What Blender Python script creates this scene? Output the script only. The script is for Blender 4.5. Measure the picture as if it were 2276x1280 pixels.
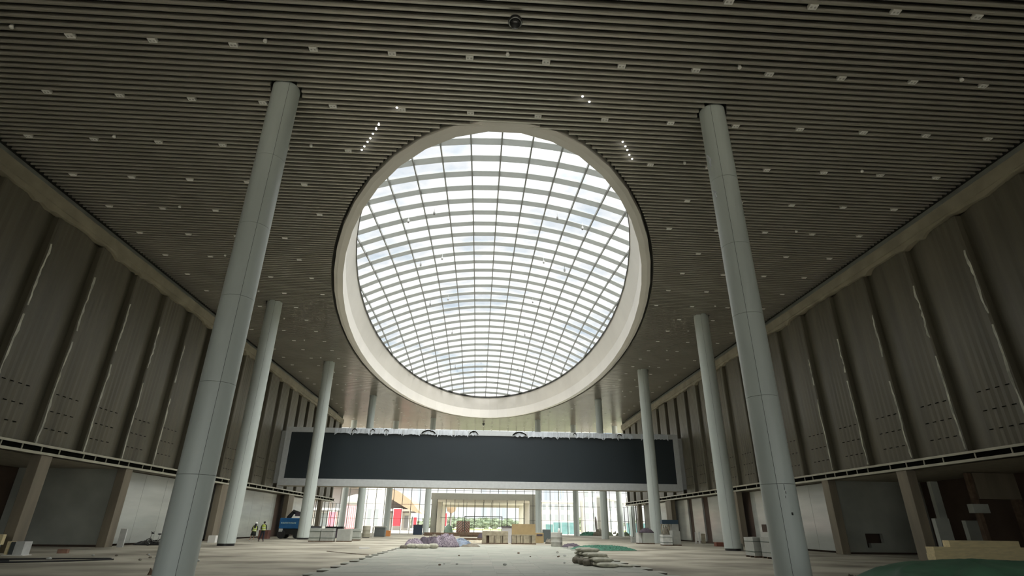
import bpy, bmesh, math, random
from mathutils import Vector, Matrix, noise
for o in list(bpy.data.objects): bpy.data.objects.remove(o, do_unlink=True)
random.seed(7)
S = bpy.context.scene
COL = S.collection
PI = math.pi

# ------------------------------------------------------------------ camera
cam_d = bpy.data.cameras.new('camera'); cam = bpy.data.objects.new('camera', cam_d); COL.objects.link(cam)
yaw, pitch, roll = math.radians(3.13296), math.radians(23.76883), math.radians(0.68165)
_f = Vector((math.sin(yaw)*math.cos(pitch), math.cos(yaw)*math.cos(pitch), math.sin(pitch)))
_r = Vector((math.cos(yaw), -math.sin(yaw), 0)); _u = _r.cross(_f)
r2 = _r*math.cos(roll)+_u*math.sin(roll); u2 = -_r*math.sin(roll)+_u*math.cos(roll)
M = Matrix((r2, u2, -_f)).transposed().to_4x4(); M.translation = (-0.70, 0, 1.62)
cam.matrix_world = M
cam_d.sensor_width = 36; cam_d.lens = 1197.16/2276*36; cam_d.clip_end = 2000; cam_d.clip_start = 0.1
S.camera = cam
S.view_settings.view_transform = 'Standard'; S.view_settings.look = 'None'
S.view_settings.exposure = 0.15; S.view_settings.gamma = 1; S.view_settings.use_curve_mapping = False

# ------------------------------------------------------------------ sky
W = bpy.data.worlds.new('sky'); S.world = W; W.use_nodes = True
nt = W.node_tree; nt.nodes.clear()
def N(t, **k):
    n = nt.nodes.new(t)
    for a, b in k.items(): setattr(n, a, b)
    return n
tc = N('ShaderNodeTexCoord'); sx = N('ShaderNodeSeparateXYZ'); nt.links.new(tc.outputs['Generated'], sx.inputs[0])
# cloud layer: noise on the direction projected on a plane above
mz = N('ShaderNodeMath', operation='MAXIMUM'); nt.links.new(sx.outputs[2], mz.inputs[0]); mz.inputs[1].default_value = 0.08
dx = N('ShaderNodeMath', operation='DIVIDE'); nt.links.new(sx.outputs[0], dx.inputs[0]); nt.links.new(mz.outputs[0], dx.inputs[1])
dy = N('ShaderNodeMath', operation='DIVIDE'); nt.links.new(sx.outputs[1], dy.inputs[0]); nt.links.new(mz.outputs[0], dy.inputs[1])
cb = N('ShaderNodeCombineXYZ'); nt.links.new(dx.outputs[0], cb.inputs[0]); nt.links.new(dy.outputs[0], cb.inputs[1])
nz = N('ShaderNodeTexNoise'); nz.inputs['Scale'].default_value = 2.3; nz.inputs['Detail'].default_value = 6; nz.inputs['Roughness'].default_value = .6
nt.links.new(cb.outputs[0], nz.inputs['Vector'])
cr = N('ShaderNodeValToRGB'); e = cr.color_ramp.elements
e[0].position = .34; e[0].color = (.66, .75, .84, 1); e[1].position = .52; e[1].color = (1.16, 1.14, 1.11, 1)
m = cr.color_ramp.elements.new(.45); m.color = (.95, .96, .975, 1)
nt.links.new(nz.outputs[0], cr.inputs[0])
# brighter overhead and behind, where the sun stands behind the cloud
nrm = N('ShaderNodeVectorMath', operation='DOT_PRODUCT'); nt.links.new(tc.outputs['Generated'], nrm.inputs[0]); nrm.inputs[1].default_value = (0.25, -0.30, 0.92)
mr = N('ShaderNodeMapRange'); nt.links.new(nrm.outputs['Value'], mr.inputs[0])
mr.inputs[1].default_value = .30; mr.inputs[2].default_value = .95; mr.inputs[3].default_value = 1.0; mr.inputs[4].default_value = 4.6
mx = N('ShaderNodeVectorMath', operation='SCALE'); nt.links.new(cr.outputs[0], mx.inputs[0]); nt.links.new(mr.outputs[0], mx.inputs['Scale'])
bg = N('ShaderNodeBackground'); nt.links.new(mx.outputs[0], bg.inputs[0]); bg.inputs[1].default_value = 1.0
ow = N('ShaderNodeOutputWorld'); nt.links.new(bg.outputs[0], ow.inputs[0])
# the sun, spread wide by the cloud
sd = bpy.data.lights.new('sun', 'SUN'); so = bpy.data.objects.new('sun', sd); COL.objects.link(so)
sd.energy = 7.0; sd.angle = math.radians(70); sd.color = (1, .97, .92)
so.location = (0, 0, 60); so.rotation_euler = Vector((0.12, -0.25, 1)).to_track_quat('Z', 'Y').to_euler()

# ------------------------------------------------------------------ materials
MATS = {}
def mat(name, col, rough=.6, metal=0, var=0, vs=3., bump=0, bs=20., spec=.5, col2=None, stretch=None, trans=0, emit=None, alpha=1, lo=.32, hi=.68):
    if name in MATS: return MATS[name]
    m = bpy.data.materials.new(name); m.use_nodes = True; t = m.node_tree; b = t.nodes['Principled BSDF']
    b.inputs['Base Color'].default_value = (*col, 1); b.inputs['Roughness'].default_value = rough; b.inputs['Metallic'].default_value = metal
    b.inputs['Specular IOR Level'].default_value = spec; b.inputs['Alpha'].default_value = alpha
    if emit: b.inputs['Emission Color'].default_value = (*emit[0], 1); b.inputs['Emission Strength'].default_value = emit[1]
    tcn = t.nodes.new('ShaderNodeTexCoord'); mp = t.nodes.new('ShaderNodeMapping'); t.links.new(tcn.outputs['Object'], mp.inputs[0])
    if stretch: mp.inputs['Scale'].default_value = stretch
    n = t.nodes.new('ShaderNodeTexNoise'); n.inputs['Scale'].default_value = vs; n.inputs['Detail'].default_value = 5; t.links.new(mp.outputs[0], n.inputs['Vector'])
    r = t.nodes.new('ShaderNodeValToRGB'); r.color_ramp.elements[0].position = lo; r.color_ramp.elements[1].position = hi
    c2 = col2 or tuple(max(0, c*(1-var)) for c in col)
    r.color_ramp.elements[0].color = (*c2, 1); r.color_ramp.elements[1].color = (*tuple(min(1, c*(1+var*.4)) for c in col), 1)
    t.links.new(n.outputs[0], r.inputs[0]); t.links.new(r.outputs[0], b.inputs['Base Color'])
    if bump:
        n2 = t.nodes.new('ShaderNodeTexNoise'); n2.inputs['Scale'].default_value = bs; t.links.new(mp.outputs[0], n2.inputs['Vector'])
        bp = t.nodes.new('ShaderNodeBump'); bp.inputs['Strength'].default_value = bump; bp.inputs['Distance'].default_value = .02
        t.links.new(n2.outputs[0], bp.inputs['Height']); t.links.new(bp.outputs[0], b.inputs['Normal'])
    if trans:
        tr = t.nodes.new('ShaderNodeBsdfTranslucent'); t.links.new(r.outputs[0], tr.inputs[0])
        ms = t.nodes.new('ShaderNodeMixShader'); ms.inputs[0].default_value = trans
        t.links.new(b.outputs[0], ms.inputs[1]); t.links.new(tr.outputs[0], ms.inputs[2])
        t.links.new(ms.outputs[0], t.nodes['Material Output'].inputs[0])
    MATS[name] = m; return m
def glass(name, tint, refl=.08):
    m = bpy.data.materials.new(name); m.use_nodes = True; t = m.node_tree; t.nodes.clear()
    tr = t.nodes.new('ShaderNodeBsdfTransparent'); tr.inputs[0].default_value = (*tint, 1)
    gl = t.nodes.new('ShaderNodeBsdfGlossy'); gl.inputs['Roughness'].default_value = .02
    fr = t.nodes.new('ShaderNodeFresnel'); fr.inputs[0].default_value = 1.35
    ms = t.nodes.new('ShaderNodeMixShader'); t.links.new(fr.outputs[0], ms.inputs[0])
    t.links.new(tr.outputs[0], ms.inputs[1]); t.links.new(gl.outputs[0], ms.inputs[2])
    o = t.nodes.new('ShaderNodeOutputMaterial'); t.links.new(ms.outputs[0], o.inputs[0]); MATS[name] = m; return m

m_floor = mat('concrete_floor', (.37, .345, .27), .75, var=.3, vs=.30, bump=.3, bs=3, col2=(.15, .135, .10), stretch=(.8, 1, 1), lo=.32, hi=.60)
m_tile = mat('stone_tiles', (.35, .36, .30), .55, var=.18, vs=.6)
m_tile_shade = mat('tile_gap_shade', (.12, .11, .09), .9)
m_baffle = mat('bronze_grey_baffle', (.52, .495, .435), .24, metal=.4, var=.08, vs=.4)
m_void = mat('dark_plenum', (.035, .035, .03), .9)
m_ring = mat('white_oculus_panel', (.80, .765, .70), .45, var=.06, vs=.3)
m_mull = mat('grey_mullion', (.30, .31, .30), .5)
m_band = mat('frosted_band', (.53, .545, .535), .6, trans=.34, var=.03)
m_clad = mat('column_cladding', (.53, .58, .55), .42, metal=0, var=.16, vs=.9, stretch=(1, 1, .12))
m_clad_dark = mat('column_core', (.05, .055, .05), .8)
m_fin = mat('brown_wall_panel', (.132, .120, .086), .42, metal=.1, var=.28, vs=1.2, stretch=(1, 1, .08))
m_fin2 = mat('dark_slot', (.008, .008, .006), .95, spec=0)
m_beam = mat('beige_beam', (.30, .27, .195), .6, var=.25, vs=.8)
m_ledge = mat('ledge_metal', (.50, .48, .38), .4, var=.15, vs=1.5)
m_soffit = mat('soffit', (.36, .33, .26), .7, var=.2)
m_pillar = mat('pillar_stone', (.235, .20, .145), .6, var=.25, vs=1.2, stretch=(1, 1, .2))
m_panel = mat('glossy_grey_panel', (.47, .49, .45), .16, var=.14, vs=.7, stretch=(1, .3, 2), spec=.7)
m_plaster = mat('grey_plaster', (.44, .46, .41), .7, var=.2, vs=.5)
m_brown = mat('dark_brown_wall', (.11, .075, .055), .8, var=.3, vs=.6)
m_screen = mat('screen_face', (.020, .028, .033), .35, var=.1, vs=.15)
m_frame = mat('screen_frame', (.50, .52, .52), .45, var=.08)
m_film = mat('white_film', (.66, .70, .74), .35, var=.15, vs=1.5, bump=.5, bs=3, trans=.2)
m_film2 = mat('clear_film', (.80, .80, .70), .2, var=.45, vs=3, trans=.3, stretch=(1, 1, .5))
m_white = mat('white_plastic', (.80, .79, .75), .5)
m_black = mat('black_plastic', (.015, .015, .015), .4)
m_lens = mat('lamp_lens', (.50, .49, .46), .25)
m_gap_glow = mat('gap_glow', (.9, .9, .85), .5, emit=((1, 1, .95), 6))
m_mullw = mat('glass_wall_mullion', (.10, .10, .085), .4, metal=.3)
m_glass = glass('window_glass', (.93, .97, .96))
m_skyglass = glass('skylight_glass', (.95, .97, .98))
m_vest = mat('vestibule_stone', (.60, .56, .47), .6, var=.05)
m_colfar = m_clad
m_slab = mat('stone_slab', (.38, .39, .355), .5, var=.1, vs=3)
m_slabw = mat('white_slab', (.62, .63, .60), .45, var=.15, vs=3)
m_strap = mat('strap', (.05, .08, .06), .6)
m_ply = mat('plywood', (.78, .66, .38), .6, var=.15, vs=2, stretch=(1, 6, 6))
m_ply2 = mat('tan_board', (.42, .315, .16), .6, var=.12, vs=2)
m_palewood = mat('pale_planks', (.40, .355, .255), .65, var=.3, vs=3)
m_wood = mat('dark_wood', (.15, .10, .065), .8, var=.4, vs=4)
m_sack = mat('cement_sack', (.46, .45, .36), .7, var=.3, vs=5, bump=.6, bs=14)
m_sackd = mat('dark_sack', (.18, .16, .12), .8, var=.4, vs=6, bump=.6)
m_cloth = mat('striped_cloth', (.31, .265, .29), .85, col2=(.075, .055, .085), vs=15, var=.2, stretch=(1, 1, 2.5), lo=.44, hi=.56)
m_clothd = mat('purple_cloth', (.10, .075, .09), .85, col2=(.06, .05, .065), vs=5)
m_tarp = mat('blue_tarp', (.17, .22, .29), .5, var=.6, vs=3)
m_net = mat('green_net', (.035, .16, .095), .7, var=.6, vs=10, bump=1, bs=25)
m_gtarp = mat('green_tarp', (.07, .17, .10), .6, var=.35, vs=1.6, bump=.5, bs=6)
m_blue = mat('blue_paint', (.015, .13, .33), .35, var=.2)
m_teal = mat('teal_fence', (.22, .42, .43), .6, var=.2, vs=1)
m_red = mat('red_banner', (.80, .035, .05), .6)
m_pink = mat('pink_banner', (.85, .25, .33), .6)
m_skin = mat('skin', (.45, .28, .20), .6)
m_hair = mat('black_hair', (.012, .010, .010), .6)
m_vest_y = mat('hi_vis_vest', (.48, .58, .10), .6)
m_refl = mat('reflective_strip', (.75, .78, .74), .3)
m_cloth_b = mat('black_clothes', (.012, .016, .014), .8)
m_cloth_n = mat('navy_trousers', (.018, .02, .03), .8)
m_orange = mat('orange_box', (.60, .25, .08), .6)
m_rubber = mat('rubber', (.02, .02, .02), .7)
m_grass = mat('green_field', (.25, .36, .10), .9, var=.4, vs=.3)
m_ground = mat('pale_ground', (.55, .50, .42), .9, var=.2, vs=.15)
m_tree = mat('tree_leaves', (.17, .20, .13), .9, var=.4, vs=.6, bump=1, bs=2)
m_trunk = mat('tree_trunk', (.12, .09, .06), .9)
m_bld = mat('pale_building', (.62, .61, .57), .7, var=.1, vs=.3)
m_bldw = mat('building_window', (.30, .32, .33), .3)
m_tanroof = mat('tan_roof', (.36, .26, .17), .6, var=.1)
m_greyroof = mat('grey_fascia', (.22, .20, .19), .7)
m_pinkrib = mat('pink_cladding', (.62, .28, .30), .7, var=.2)
m_rw = mat('barrier_red', (.62, .17, .13), .6)
m_steel = mat('steel', (.40, .41, .40), .35, metal=.8)

# ------------------------------------------------------------------ mesh helpers
class MB:
    def __init__(s): s.v = []; s.f = []; s.m = []
    def quad(s, a, b, c, d, m=0):
        i = len(s.v); s.v += [tuple(a), tuple(b), tuple(c), tuple(d)]; s.f.append((i, i+1, i+2, i+3)); s.m.append(m)
    def poly(s, pts, m=0):
        i = len(s.v); s.v += [tuple(p) for p in pts]; s.f.append(tuple(range(i, i+len(pts)))); s.m.append(m)
    def box(s, x0, x1, y0, y1, z0, z1, m=0, rot=0, c=None):
        P = [(x, y, z) for z in (z0, z1) for y in (y0, y1) for x in (x0, x1)]
        if rot:
            cx, cy = c or ((x0+x1)/2, (y0+y1)/2); co, si = math.cos(rot), math.sin(rot)
            P = [(cx+(x-cx)*co-(y-cy)*si, cy+(x-cx)*si+(y-cy)*co, z) for x, y, z in P]
        i = len(s.v); s.v += P
        for q in ((0, 2, 3, 1), (4, 5, 7, 6), (0, 1, 5, 4), (2, 6, 7, 3), (0, 4, 6, 2), (1, 3, 7, 5)):
            s.f.append(tuple(i+k for k in q)); s.m.append(m)
        return s
    def lathe(s, prof, n=24, c=(0, 0, 0), m=0, a0=0, a1=2*PI, caps=True):
        full = abs(a1-a0-2*PI) < 1e-6; k = n if full else n+1; i0 = len(s.v)
        for r, z in prof:
            for j in range(k):
                a = a0+(a1-a0)*j/n; s.v.append((c[0]+r*math.cos(a), c[1]+r*math.sin(a), c[2]+z))
        for p in range(len(prof)-1):
            for j in range(n):
                a, b = i0+p*k+j, i0+p*k+(j+1) % k; s.f.append((a, b, b+k, a+k)); s.m.append(m)
        if caps and full:
            s.f.append(tuple(i0+j for j in range(k-1, -1, -1))); s.m.append(m)
            s.f.append(tuple(i0+(len(prof)-1)*k+j for j in range(k))); s.m.append(m)
        return s
    def tube(s, pts, r, n=8, m=0, closed=False):
        pts = [Vector(p) for p in pts]; i0 = len(s.v); L = len(pts)
        for q, p in enumerate(pts):
            a = pts[max(0, q-1)] if not closed else pts[q-1]; b = pts[min(L-1, q+1)] if not closed else pts[(q+1) % L]
            t = (b-a).normalized(); up = Vector((0, 0, 1)) if abs(t.z) < .9 else Vector((1, 0, 0))
            x = t.cross(up).normalized(); y = x.cross(t); rr = r[q] if isinstance(r, (list, tuple)) else r
            for j in range(n):
                an = 2*PI*j/n; s.v.append(tuple(p+x*rr*math.cos(an)+y*rr*math.sin(an)))
        for q in range(L if closed else L-1):
            for j in range(n):
                a = i0+q*n; b = i0+((q+1) % L)*n
                s.f.append((a+j, a+(j+1) % n, b+(j+1) % n, b+j)); s.m.append(m)
        if not closed:
            s.f.append(tuple(i0+j for j in range(n-1, -1, -1))); s.m.append(m)
            s.f.append(tuple(i0+(L-1)*n+j for j in range(n))); s.m.append(m)
        return s
    def torus(s, c, R, r, axis='x', n=20, m=0):
        pts = []
        for j in range(n):
            a = 2*PI*j/n; d = (0, R*math.cos(a), R*math.sin(a)) if axis == 'x' else ((R*math.cos(a), 0, R*math.sin(a)) if axis == 'y' else (R*math.cos(a), R*math.sin(a), 0))
            pts.append((c[0]+d[0], c[1]+d[1], c[2]+d[2]))
        return s.tube(pts, r, 8, m, closed=True)
    def build(s, name, mats, parent=None, loc=None, smooth=False, rotz=0, bevel=0):
        me = bpy.data.meshes.new(name); me.from_pydata(s.v, [], s.f)
        if not isinstance(mats, (list, tuple)): mats = [mats]
        for q in mats: me.materials.append(q)
        me.polygons.foreach_set('material_index', s.m)
        if smooth: me.polygons.foreach_set('use_smooth', [True]*len(s.f))
        me.update(); o = bpy.data.objects.new(name, me); COL.objects.link(o)
        if loc: o.location = loc
        if rotz: o.rotation_euler.z = rotz
        if parent: o.parent = parent
        if bevel:
            b = o.modifiers.new('bevel', 'BEVEL'); b.width = bevel; b.segments = 2; b.limit_method = 'ANGLE'
        if smooth and bevel == 0 and smooth != 'all':
            pass
        return o
def tag(o, label=None, cat=None, group=None, kind=None):
    if label: o['label'] = label
    if cat: o['category'] = cat
    if group: o['group'] = group
    if kind: o['kind'] = kind
    return o
def empty(name, loc, rotz=0):
    o = bpy.data.objects.new(name, None); COL.objects.link(o); o.location = loc; o.rotation_euler.z = rotz; o.empty_display_size = .2
    return o
def struct(o): o['kind'] = 'structure'; return o
def copy_tree(o, parent=None):
    c = o.copy(); COL.objects.link(c); c.parent = parent
    for ch in list(o.children): copy_tree(ch, c)
    return c
def nz3(x, y, z=0): return noise.noise(Vector((x, y, z)))

H = 19.32; EA, EB, EY = 14.85, 39.05, 59.7       # ceiling height; oculus half axes and centre
BULGE = 1.8                                    # the oval is widest a little past its middle
def half(y, ext=0):
    c2 = .5
    for _ in range(8):
        t = (y-EY-BULGE*c2)/(EB+ext)
        if abs(t) >= 1: return 0
        c2 = 1-t*t
    return (EA+ext)*math.sqrt(c2)
def dome(x, y): return 26.665-.0198*x*x-.00256*(y-EY)**2

COLS = [(-9.90, 19.15, .575), (9.62, 19.2, .56), (-19.2, 45.3, .63), (19.2, 45.3, .63), (-19.15, 64.4, .63), (19.15, 64.2, .63),
        (-17.1, 82.7, .52), (17.2, 81.6, .52), (-9.3, 100.4, .50), (9.75, 99.8, .50), (-16.6, 104.5, .52), (17.1, 104.5, .52), (-24.4, 104.5, .52), (25.1, 104.5, .52)]

# ------------------------------------------------------------------ ceiling
b = MB()
PITCH = .327; y = 13.40-PITCH/2-PITCH*86
def intervals(y):
    X0, X1 = (-25.62, 25.62) if y < 99.6 else (-30, 30)
    cuts = []
    h = half(y, .5)
    if h > 0: cuts.append((-h, h))
    for cx, cy, r in COLS:
        rr = r+.07
        if abs(y-cy) < rr: w = math.sqrt(rr*rr-(y-cy)**2)+.04; cuts.append((cx-w, cx+w))
    cuts.sort(); out = []; a = X0
    for c0, c1 in cuts:
        if c0 > a: out.append((a, c0))
        a = max(a, c1)
    if a < X1: out.append((a, X1))
    return out
while y < 112.7:
    for a, c in intervals(y):
        if c-a > .05: b.box(a, c, y-.045, y+.045, H, H+.22)
    y += PITCH
ceiling = struct(b.build('ceiling', m_baffle))
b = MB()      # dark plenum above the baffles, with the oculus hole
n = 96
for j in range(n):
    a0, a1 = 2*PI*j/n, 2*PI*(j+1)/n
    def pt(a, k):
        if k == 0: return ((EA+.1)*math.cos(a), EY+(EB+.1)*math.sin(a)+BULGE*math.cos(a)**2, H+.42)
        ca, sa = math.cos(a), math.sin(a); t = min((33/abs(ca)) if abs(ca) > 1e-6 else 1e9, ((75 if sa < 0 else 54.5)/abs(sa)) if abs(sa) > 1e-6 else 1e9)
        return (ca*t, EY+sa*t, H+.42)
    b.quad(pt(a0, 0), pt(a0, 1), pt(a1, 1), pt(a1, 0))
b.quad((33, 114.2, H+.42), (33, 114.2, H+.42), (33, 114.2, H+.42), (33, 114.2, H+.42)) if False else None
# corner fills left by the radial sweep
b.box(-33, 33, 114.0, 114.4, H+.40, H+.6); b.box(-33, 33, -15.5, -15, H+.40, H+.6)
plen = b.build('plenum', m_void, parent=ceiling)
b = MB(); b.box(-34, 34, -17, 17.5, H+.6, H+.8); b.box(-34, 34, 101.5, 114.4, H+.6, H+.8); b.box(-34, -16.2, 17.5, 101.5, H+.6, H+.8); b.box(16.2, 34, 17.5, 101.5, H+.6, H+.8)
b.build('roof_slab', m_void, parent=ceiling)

# oculus ring
b = MB(); n = 56
prof = [(.28, H+.9), (0.28, H+.05), (0, H-.02), (-.45, H-.02), (-.5, 20.68), (-1.15, 22.78), (-1.15, 23.0), (.6, 23.0), (.6, H+.9)]
ring = []
for j in range(n):
    a = 2*PI*(j+.5)/n; ring.append([((EA+d)*math.cos(a), EY+(EB+d)*math.sin(a)+BULGE*math.cos(a)**2, z) for d, z in prof])
for j in range(n):
    A, B = ring[j], ring[(j+1) % n]
    for k in range(len(prof)): b.quad(A[k], A[(k+1) % len(prof)], B[(k+1) % len(prof)], B[k])
oring = struct(b.build('trim_1', m_ring))
b = MB()
for j in range(n):
    P = []
    for jj in (j, (j+1) % n):
        a = 2*PI*(jj+.5)/n; P.append([((EA+d)*math.cos(a), EY+(EB+d)*math.sin(a)+BULGE*math.cos(a)**2, z) for d, z in ((-1.17, 22.66), (-1.17, 22.95), (-1.0, 23.05))])
    b.quad(P[0][0], P[0][1], P[1][1], P[1][0]); b.quad(P[0][1], P[0][2], P[1][2], P[1][1])
b.build('gasket', m_void, parent=oring)

# skylight: glass dome, long ribs, white cross bands
sky = struct(empty('window_1', (0, EY, 22.8)))
def loc_(pts): return [(p[0], p[1]-EY, p[2]-22.8) for p in pts]
b = MB(); nr, na = 14, 72; P = []
for i in range(nr+1):
    for j in range(na):
        a = 2*PI*j/na; k = i/nr; x = 14.5*k*math.cos(a); y = EY+38.4*k*math.sin(a); P.append((x, y, dome(x, y)+.16))
b.v = loc_(P)
for i in range(nr):
    for j in range(na): b.f.append((i*na+j, i*na+(j+1) % na, (i+1)*na+(j+1) % na, (i+1)*na+j)); b.m.append(0)
b.build('glazing', m_skyglass, sky, smooth=True)
RR = 26.7
LX = [RR*math.sin((-2.0+1.96*i)/RR)+.1 for i in range(-6, 9)]
for x in LX:
    if abs(x) > 14.0: continue
    hy = 38.2*math.sqrt(1-(x/14.25)**2); b = MB(); ns = 22
    pr = []
    for k in range(ns+1):
        yy = EY-hy+2*hy*k/ns; z = dome(x, yy); pr.append([(x-.045, yy, z+.13), (x+.045, yy, z+.13), (x+.045, yy, z-.07), (x-.045, yy, z-.07)])
    for k in range(ns):
        for q in range(4): A = loc_([pr[k][q], pr[k][(q+1) % 4], pr[k+1][(q+1) % 4], pr[k+1][q]]); b.quad(*A)
    b.build('rib', m_mull, sky)
for kk in range(-1, 33):
    y1 = 26.07+2.198*kk; y0 = y1-.8; t = 1-((y0+.4-EY)/38.3)**2
    if t <= 0: continue
    hx = 14.3*math.sqrt(t); xs = [-hx]+[x for x in LX if -hx+.1 < x < hx-.1]+[hx]; b = MB()
    for a, c in zip(xs[:-1], xs[1:]):
        q = [(a, y0, dome(a, y0)+.12), (c, y0, dome(c, y0)+.12), (c, y1, dome(c, y1)+.12), (a, y1, dome(a, y1)+.12)]
        q2 = [(p[0], p[1], p[2]-.06) for p in q]
        b.quad(*loc_(q)); b.quad(*loc_(q2[::-1])); b.quad(*loc_([q[0], q[1], q2[1], q2[0]])); b.quad(*loc_([q[3], q[2], q2[2], q2[3]]))
    b.build('cross_band', m_band, sky)

# ------------------------------------------------------------------ floor
b = MB(); b.box(-33, 33, -16.3, 113.2, -.3, 0)
floor = struct(b.build('floor', m_floor))
b = MB()
k = 0; y = 12.0
while y < 50:
    w = .92; off = .42 if k % 2 else 0; e1, e2 = -5.95-off+random.uniform(-.05, .05), 6.0+off+random.uniform(-.05, .05)
    if y > 47: e1 += 1.5
    xx = e1; n_ = 14
    for q in range(n_):
        x0 = e1+(e2-e1)*q/n_; x1 = e1+(e2-e1)*(q+1)/n_
        b.box(x0+.0015, x1-.0015, y+.003, y+w-.003, .058, .075+random.uniform(-.002, .002), random.choice((0, 0, 0, 1)))
    b.box(e1+.02, e2-.02, y+.012, y+w-.012, 0, .057, 2)  # dark sub-slab: the shade under the tile edges put into its colour
    y += w; k += 1
m_tile2 = mat('stone_tiles_pale', (.385, .38, .32), .55, var=.15, vs=.6)
b.build('tile_paving', [m_tile, m_tile2, m_tile_shade], parent=floor)

# ------------------------------------------------------------------ upper side walls with fins, beam, ledge
Z0, Z1 = 5.42, 17.75
def wall_side(s, nm):
    b = MB(); bay = 3.93; y0 = .9-bay*4
    prof = [(0, .02), (.04, -.03), (.12, -.05), (.3, -.02), (.5, .012), (.7, -.012), (.9, .012), (1.1, -.012), (1.3, .012), (1.5, -.012), (1.7, .012), (1.9, -.008), (2.1, .01), (2.35, .0), (2.6, .02), (2.8, .05), (3.0, .10), (3.2, .16), (3.4, .23), (3.6, .29), (3.78, .33), (3.92, .34)]
    ys = []
    while y0 < 99.4:
        for dy_, d in prof:
            if y0+dy_ <= 99.5: ys.append((y0+dy_, d))
        y0 += bay
    zt = [Z0, 9.5, 13.6, Z1]
    for (ya, da), (yb, db) in zip(ys[:-1], ys[1:]):
        for za, zb in zip(zt[:-1], zt[1:]):
            b.quad((s*(25.4+da), ya, za), (s*(25.4+db), yb, za), (s*(25.4+db), yb, zb), (s*(25.4+da), ya, zb))
    b.box(min(s*26.4, s*26.8), max(s*26.4, s*26.8), -16, 99.55, Z0, H+.5, 2)        # backing
    b.box(min(s*25.35, s*26.8), max(s*25.35, s*26.8), 99.4, 99.65, Z0, H, 2)
    # rows of slots low on every panel
    yb = .9+bay*2
    while yb < 70:
        for zz in (6.35, 7.30, 8.28):
            for q in range(4):
                ya = yb+.35+q*.55; xa = s*25.385
                b.box(min(xa, xa-s*.03), max(xa, xa-s*.03), ya, ya+.22, zz, zz+.04, 1)
        yb += bay
    # vertical pleat lines between the corners
    w = struct(b.build('wall_'+nm, [m_fin, m_fin2, m_plaster]))
    return w
wl = wall_side(-1, 'left'); wr = wall_side(1, 'right')
tn = 2
for s, nm in ((-1, 'left'), (1, 'right')):
    b = MB(); x0, x1 = sorted((s*25.12, s*26.0))
    b.box(x0, x1, -16, 99.6, 17.95, 18.62)
    # uneven foam edge under the beam
    yy = -16
    rng = random.Random(5 if s < 0 else 9); d = .2
    while yy < 99.4:
        st = rng.uniform(.25, .6); ye = min(yy+st, 99.5); d2 = max(.08, min(.32, d+rng.uniform(-.09, .09)))
        if rng.random() < .06: d2 = .45
        xa, xb = s*25.2, s*25.6
        b.quad((xa, yy, 17.95), (xa, ye, 17.95), (xa, ye, 17.95-d2), (xa, yy, 17.95-d)); b.quad((xa, yy, 17.95-d), (xa, ye, 17.95-d2), (xb, ye, 17.95-d2), (xb, yy, 17.95-d))
        yy = ye; d = d2
    struct(b.build('trim_%d' % tn, m_beam)); tn += 1
    b = MB(); a = s*24.93
    def bx(u0, u1, y0, y1, z0, z1, m=0): b.box(min(s*u0, s*u1), max(s*u0, s*u1), y0, y1, z0, z1, m)
    bx(24.93, 24.99, -16, 99.7, 5.33, 5.45); bx(24.99, 25.5, -16, 99.7, 5.40, 5.45); bx(24.93, 25.5, -16, 99.7, 4.93, 5.06)
    bx(25.04, 25.45, -16, 99.6, 5.06, 5.40, 1)  # near-black box in the open gap, its shade put into the colour
    yy = 8
    rng = random.Random(3)
    while yy < 99:
        bx(24.97, 25.03, yy, yy+.03, 5.06, 5.33); yy += rng.choice((1.1, 1.4, 1.7, 2.1))
    struct(b.build('trim_%d' % tn, [m_ledge, m_fin2])); tn += 1
    # soffit of the lower storey
    b = MB(); bx(25.2, 33, -16, 99.7, 4.93, 5.3); struct(b.build('ceiling_%s' % nm, m_soffit))

# lower storey: panels, transverse wall, deep back wall
def lower(s, nm):
    b = MB()
    def bx(u0, u1, y0, y1, z0, z1, m=0): b.box(min(s*u0, s*u1), max(s*u0, s*u1), y0, y1, z0, z1, m)
    if s < 0: segs = [(41.75, 74.0), (79.0, 91.5)]
    else: segs = [(41.75, 55.0), (59.0, 65.6), (67.4, 70.7), (72.2, 91.5)]
    for y0, y1 in segs:
        yy = y0
        while yy < y1-.1:
            ye = min(yy+3.1, y1)
            bx(25.9, 26.1, yy+.012, ye-.012, .14, 4.86)
            yy = ye
    if s > 0: bx(25.885, 26.0, 52.2, 53.6, 1.3, 1.95, 1)
    bx(26.12, 26.3, 41.75, 91.5, 0, 4.93, 1)
    return struct(b.build('wall_lower_'+nm, [m_panel, m_brown]))
lower(-1, 'left'); lower(1, 'right')
b = MB(); b.box(-33, -26.0, 41.4, 41.7, .12, 4.93); b.box(-33, -26, 41.45, 41.7, 0, .12, 1)
b.box(-33, -32.7, -16, 41.4, 0, 4.93, 1)
struct(b.build('wall_recess_left', [m_plaster, m_brown]))
b = MB()       # transverse wall with a rough hole
X0, X1, hx0, hx1, hz0, hz1 = 26.0, 33, 27.45, 28.75, .72, 1.35
b.box(X0, hx0, 41.4, 41.7, .12, 4.93); b.box(hx1, X1, 41.4, 41.7, .12, 4.93); b.box(hx0, hx1, 41.4, 41.7, hz1, 4.93); b.box(hx0+.3, hx1, 41.4, 41.7, .12, hz0)
b.box(hx0, hx0+.3, 41.4, 41.7, .12, hz0-.3)
b.box(X0, X1, 41.45, 41.7, 0, .12, 1); b.box(26.2, 33, 41.9, 42.0, 0, 4.9, 1); b.box(32.7, 33, -16, 41.4, 0, 4.93, 1)
struct(b.build('wall_recess_right', [m_plaster, m_brown]))
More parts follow.
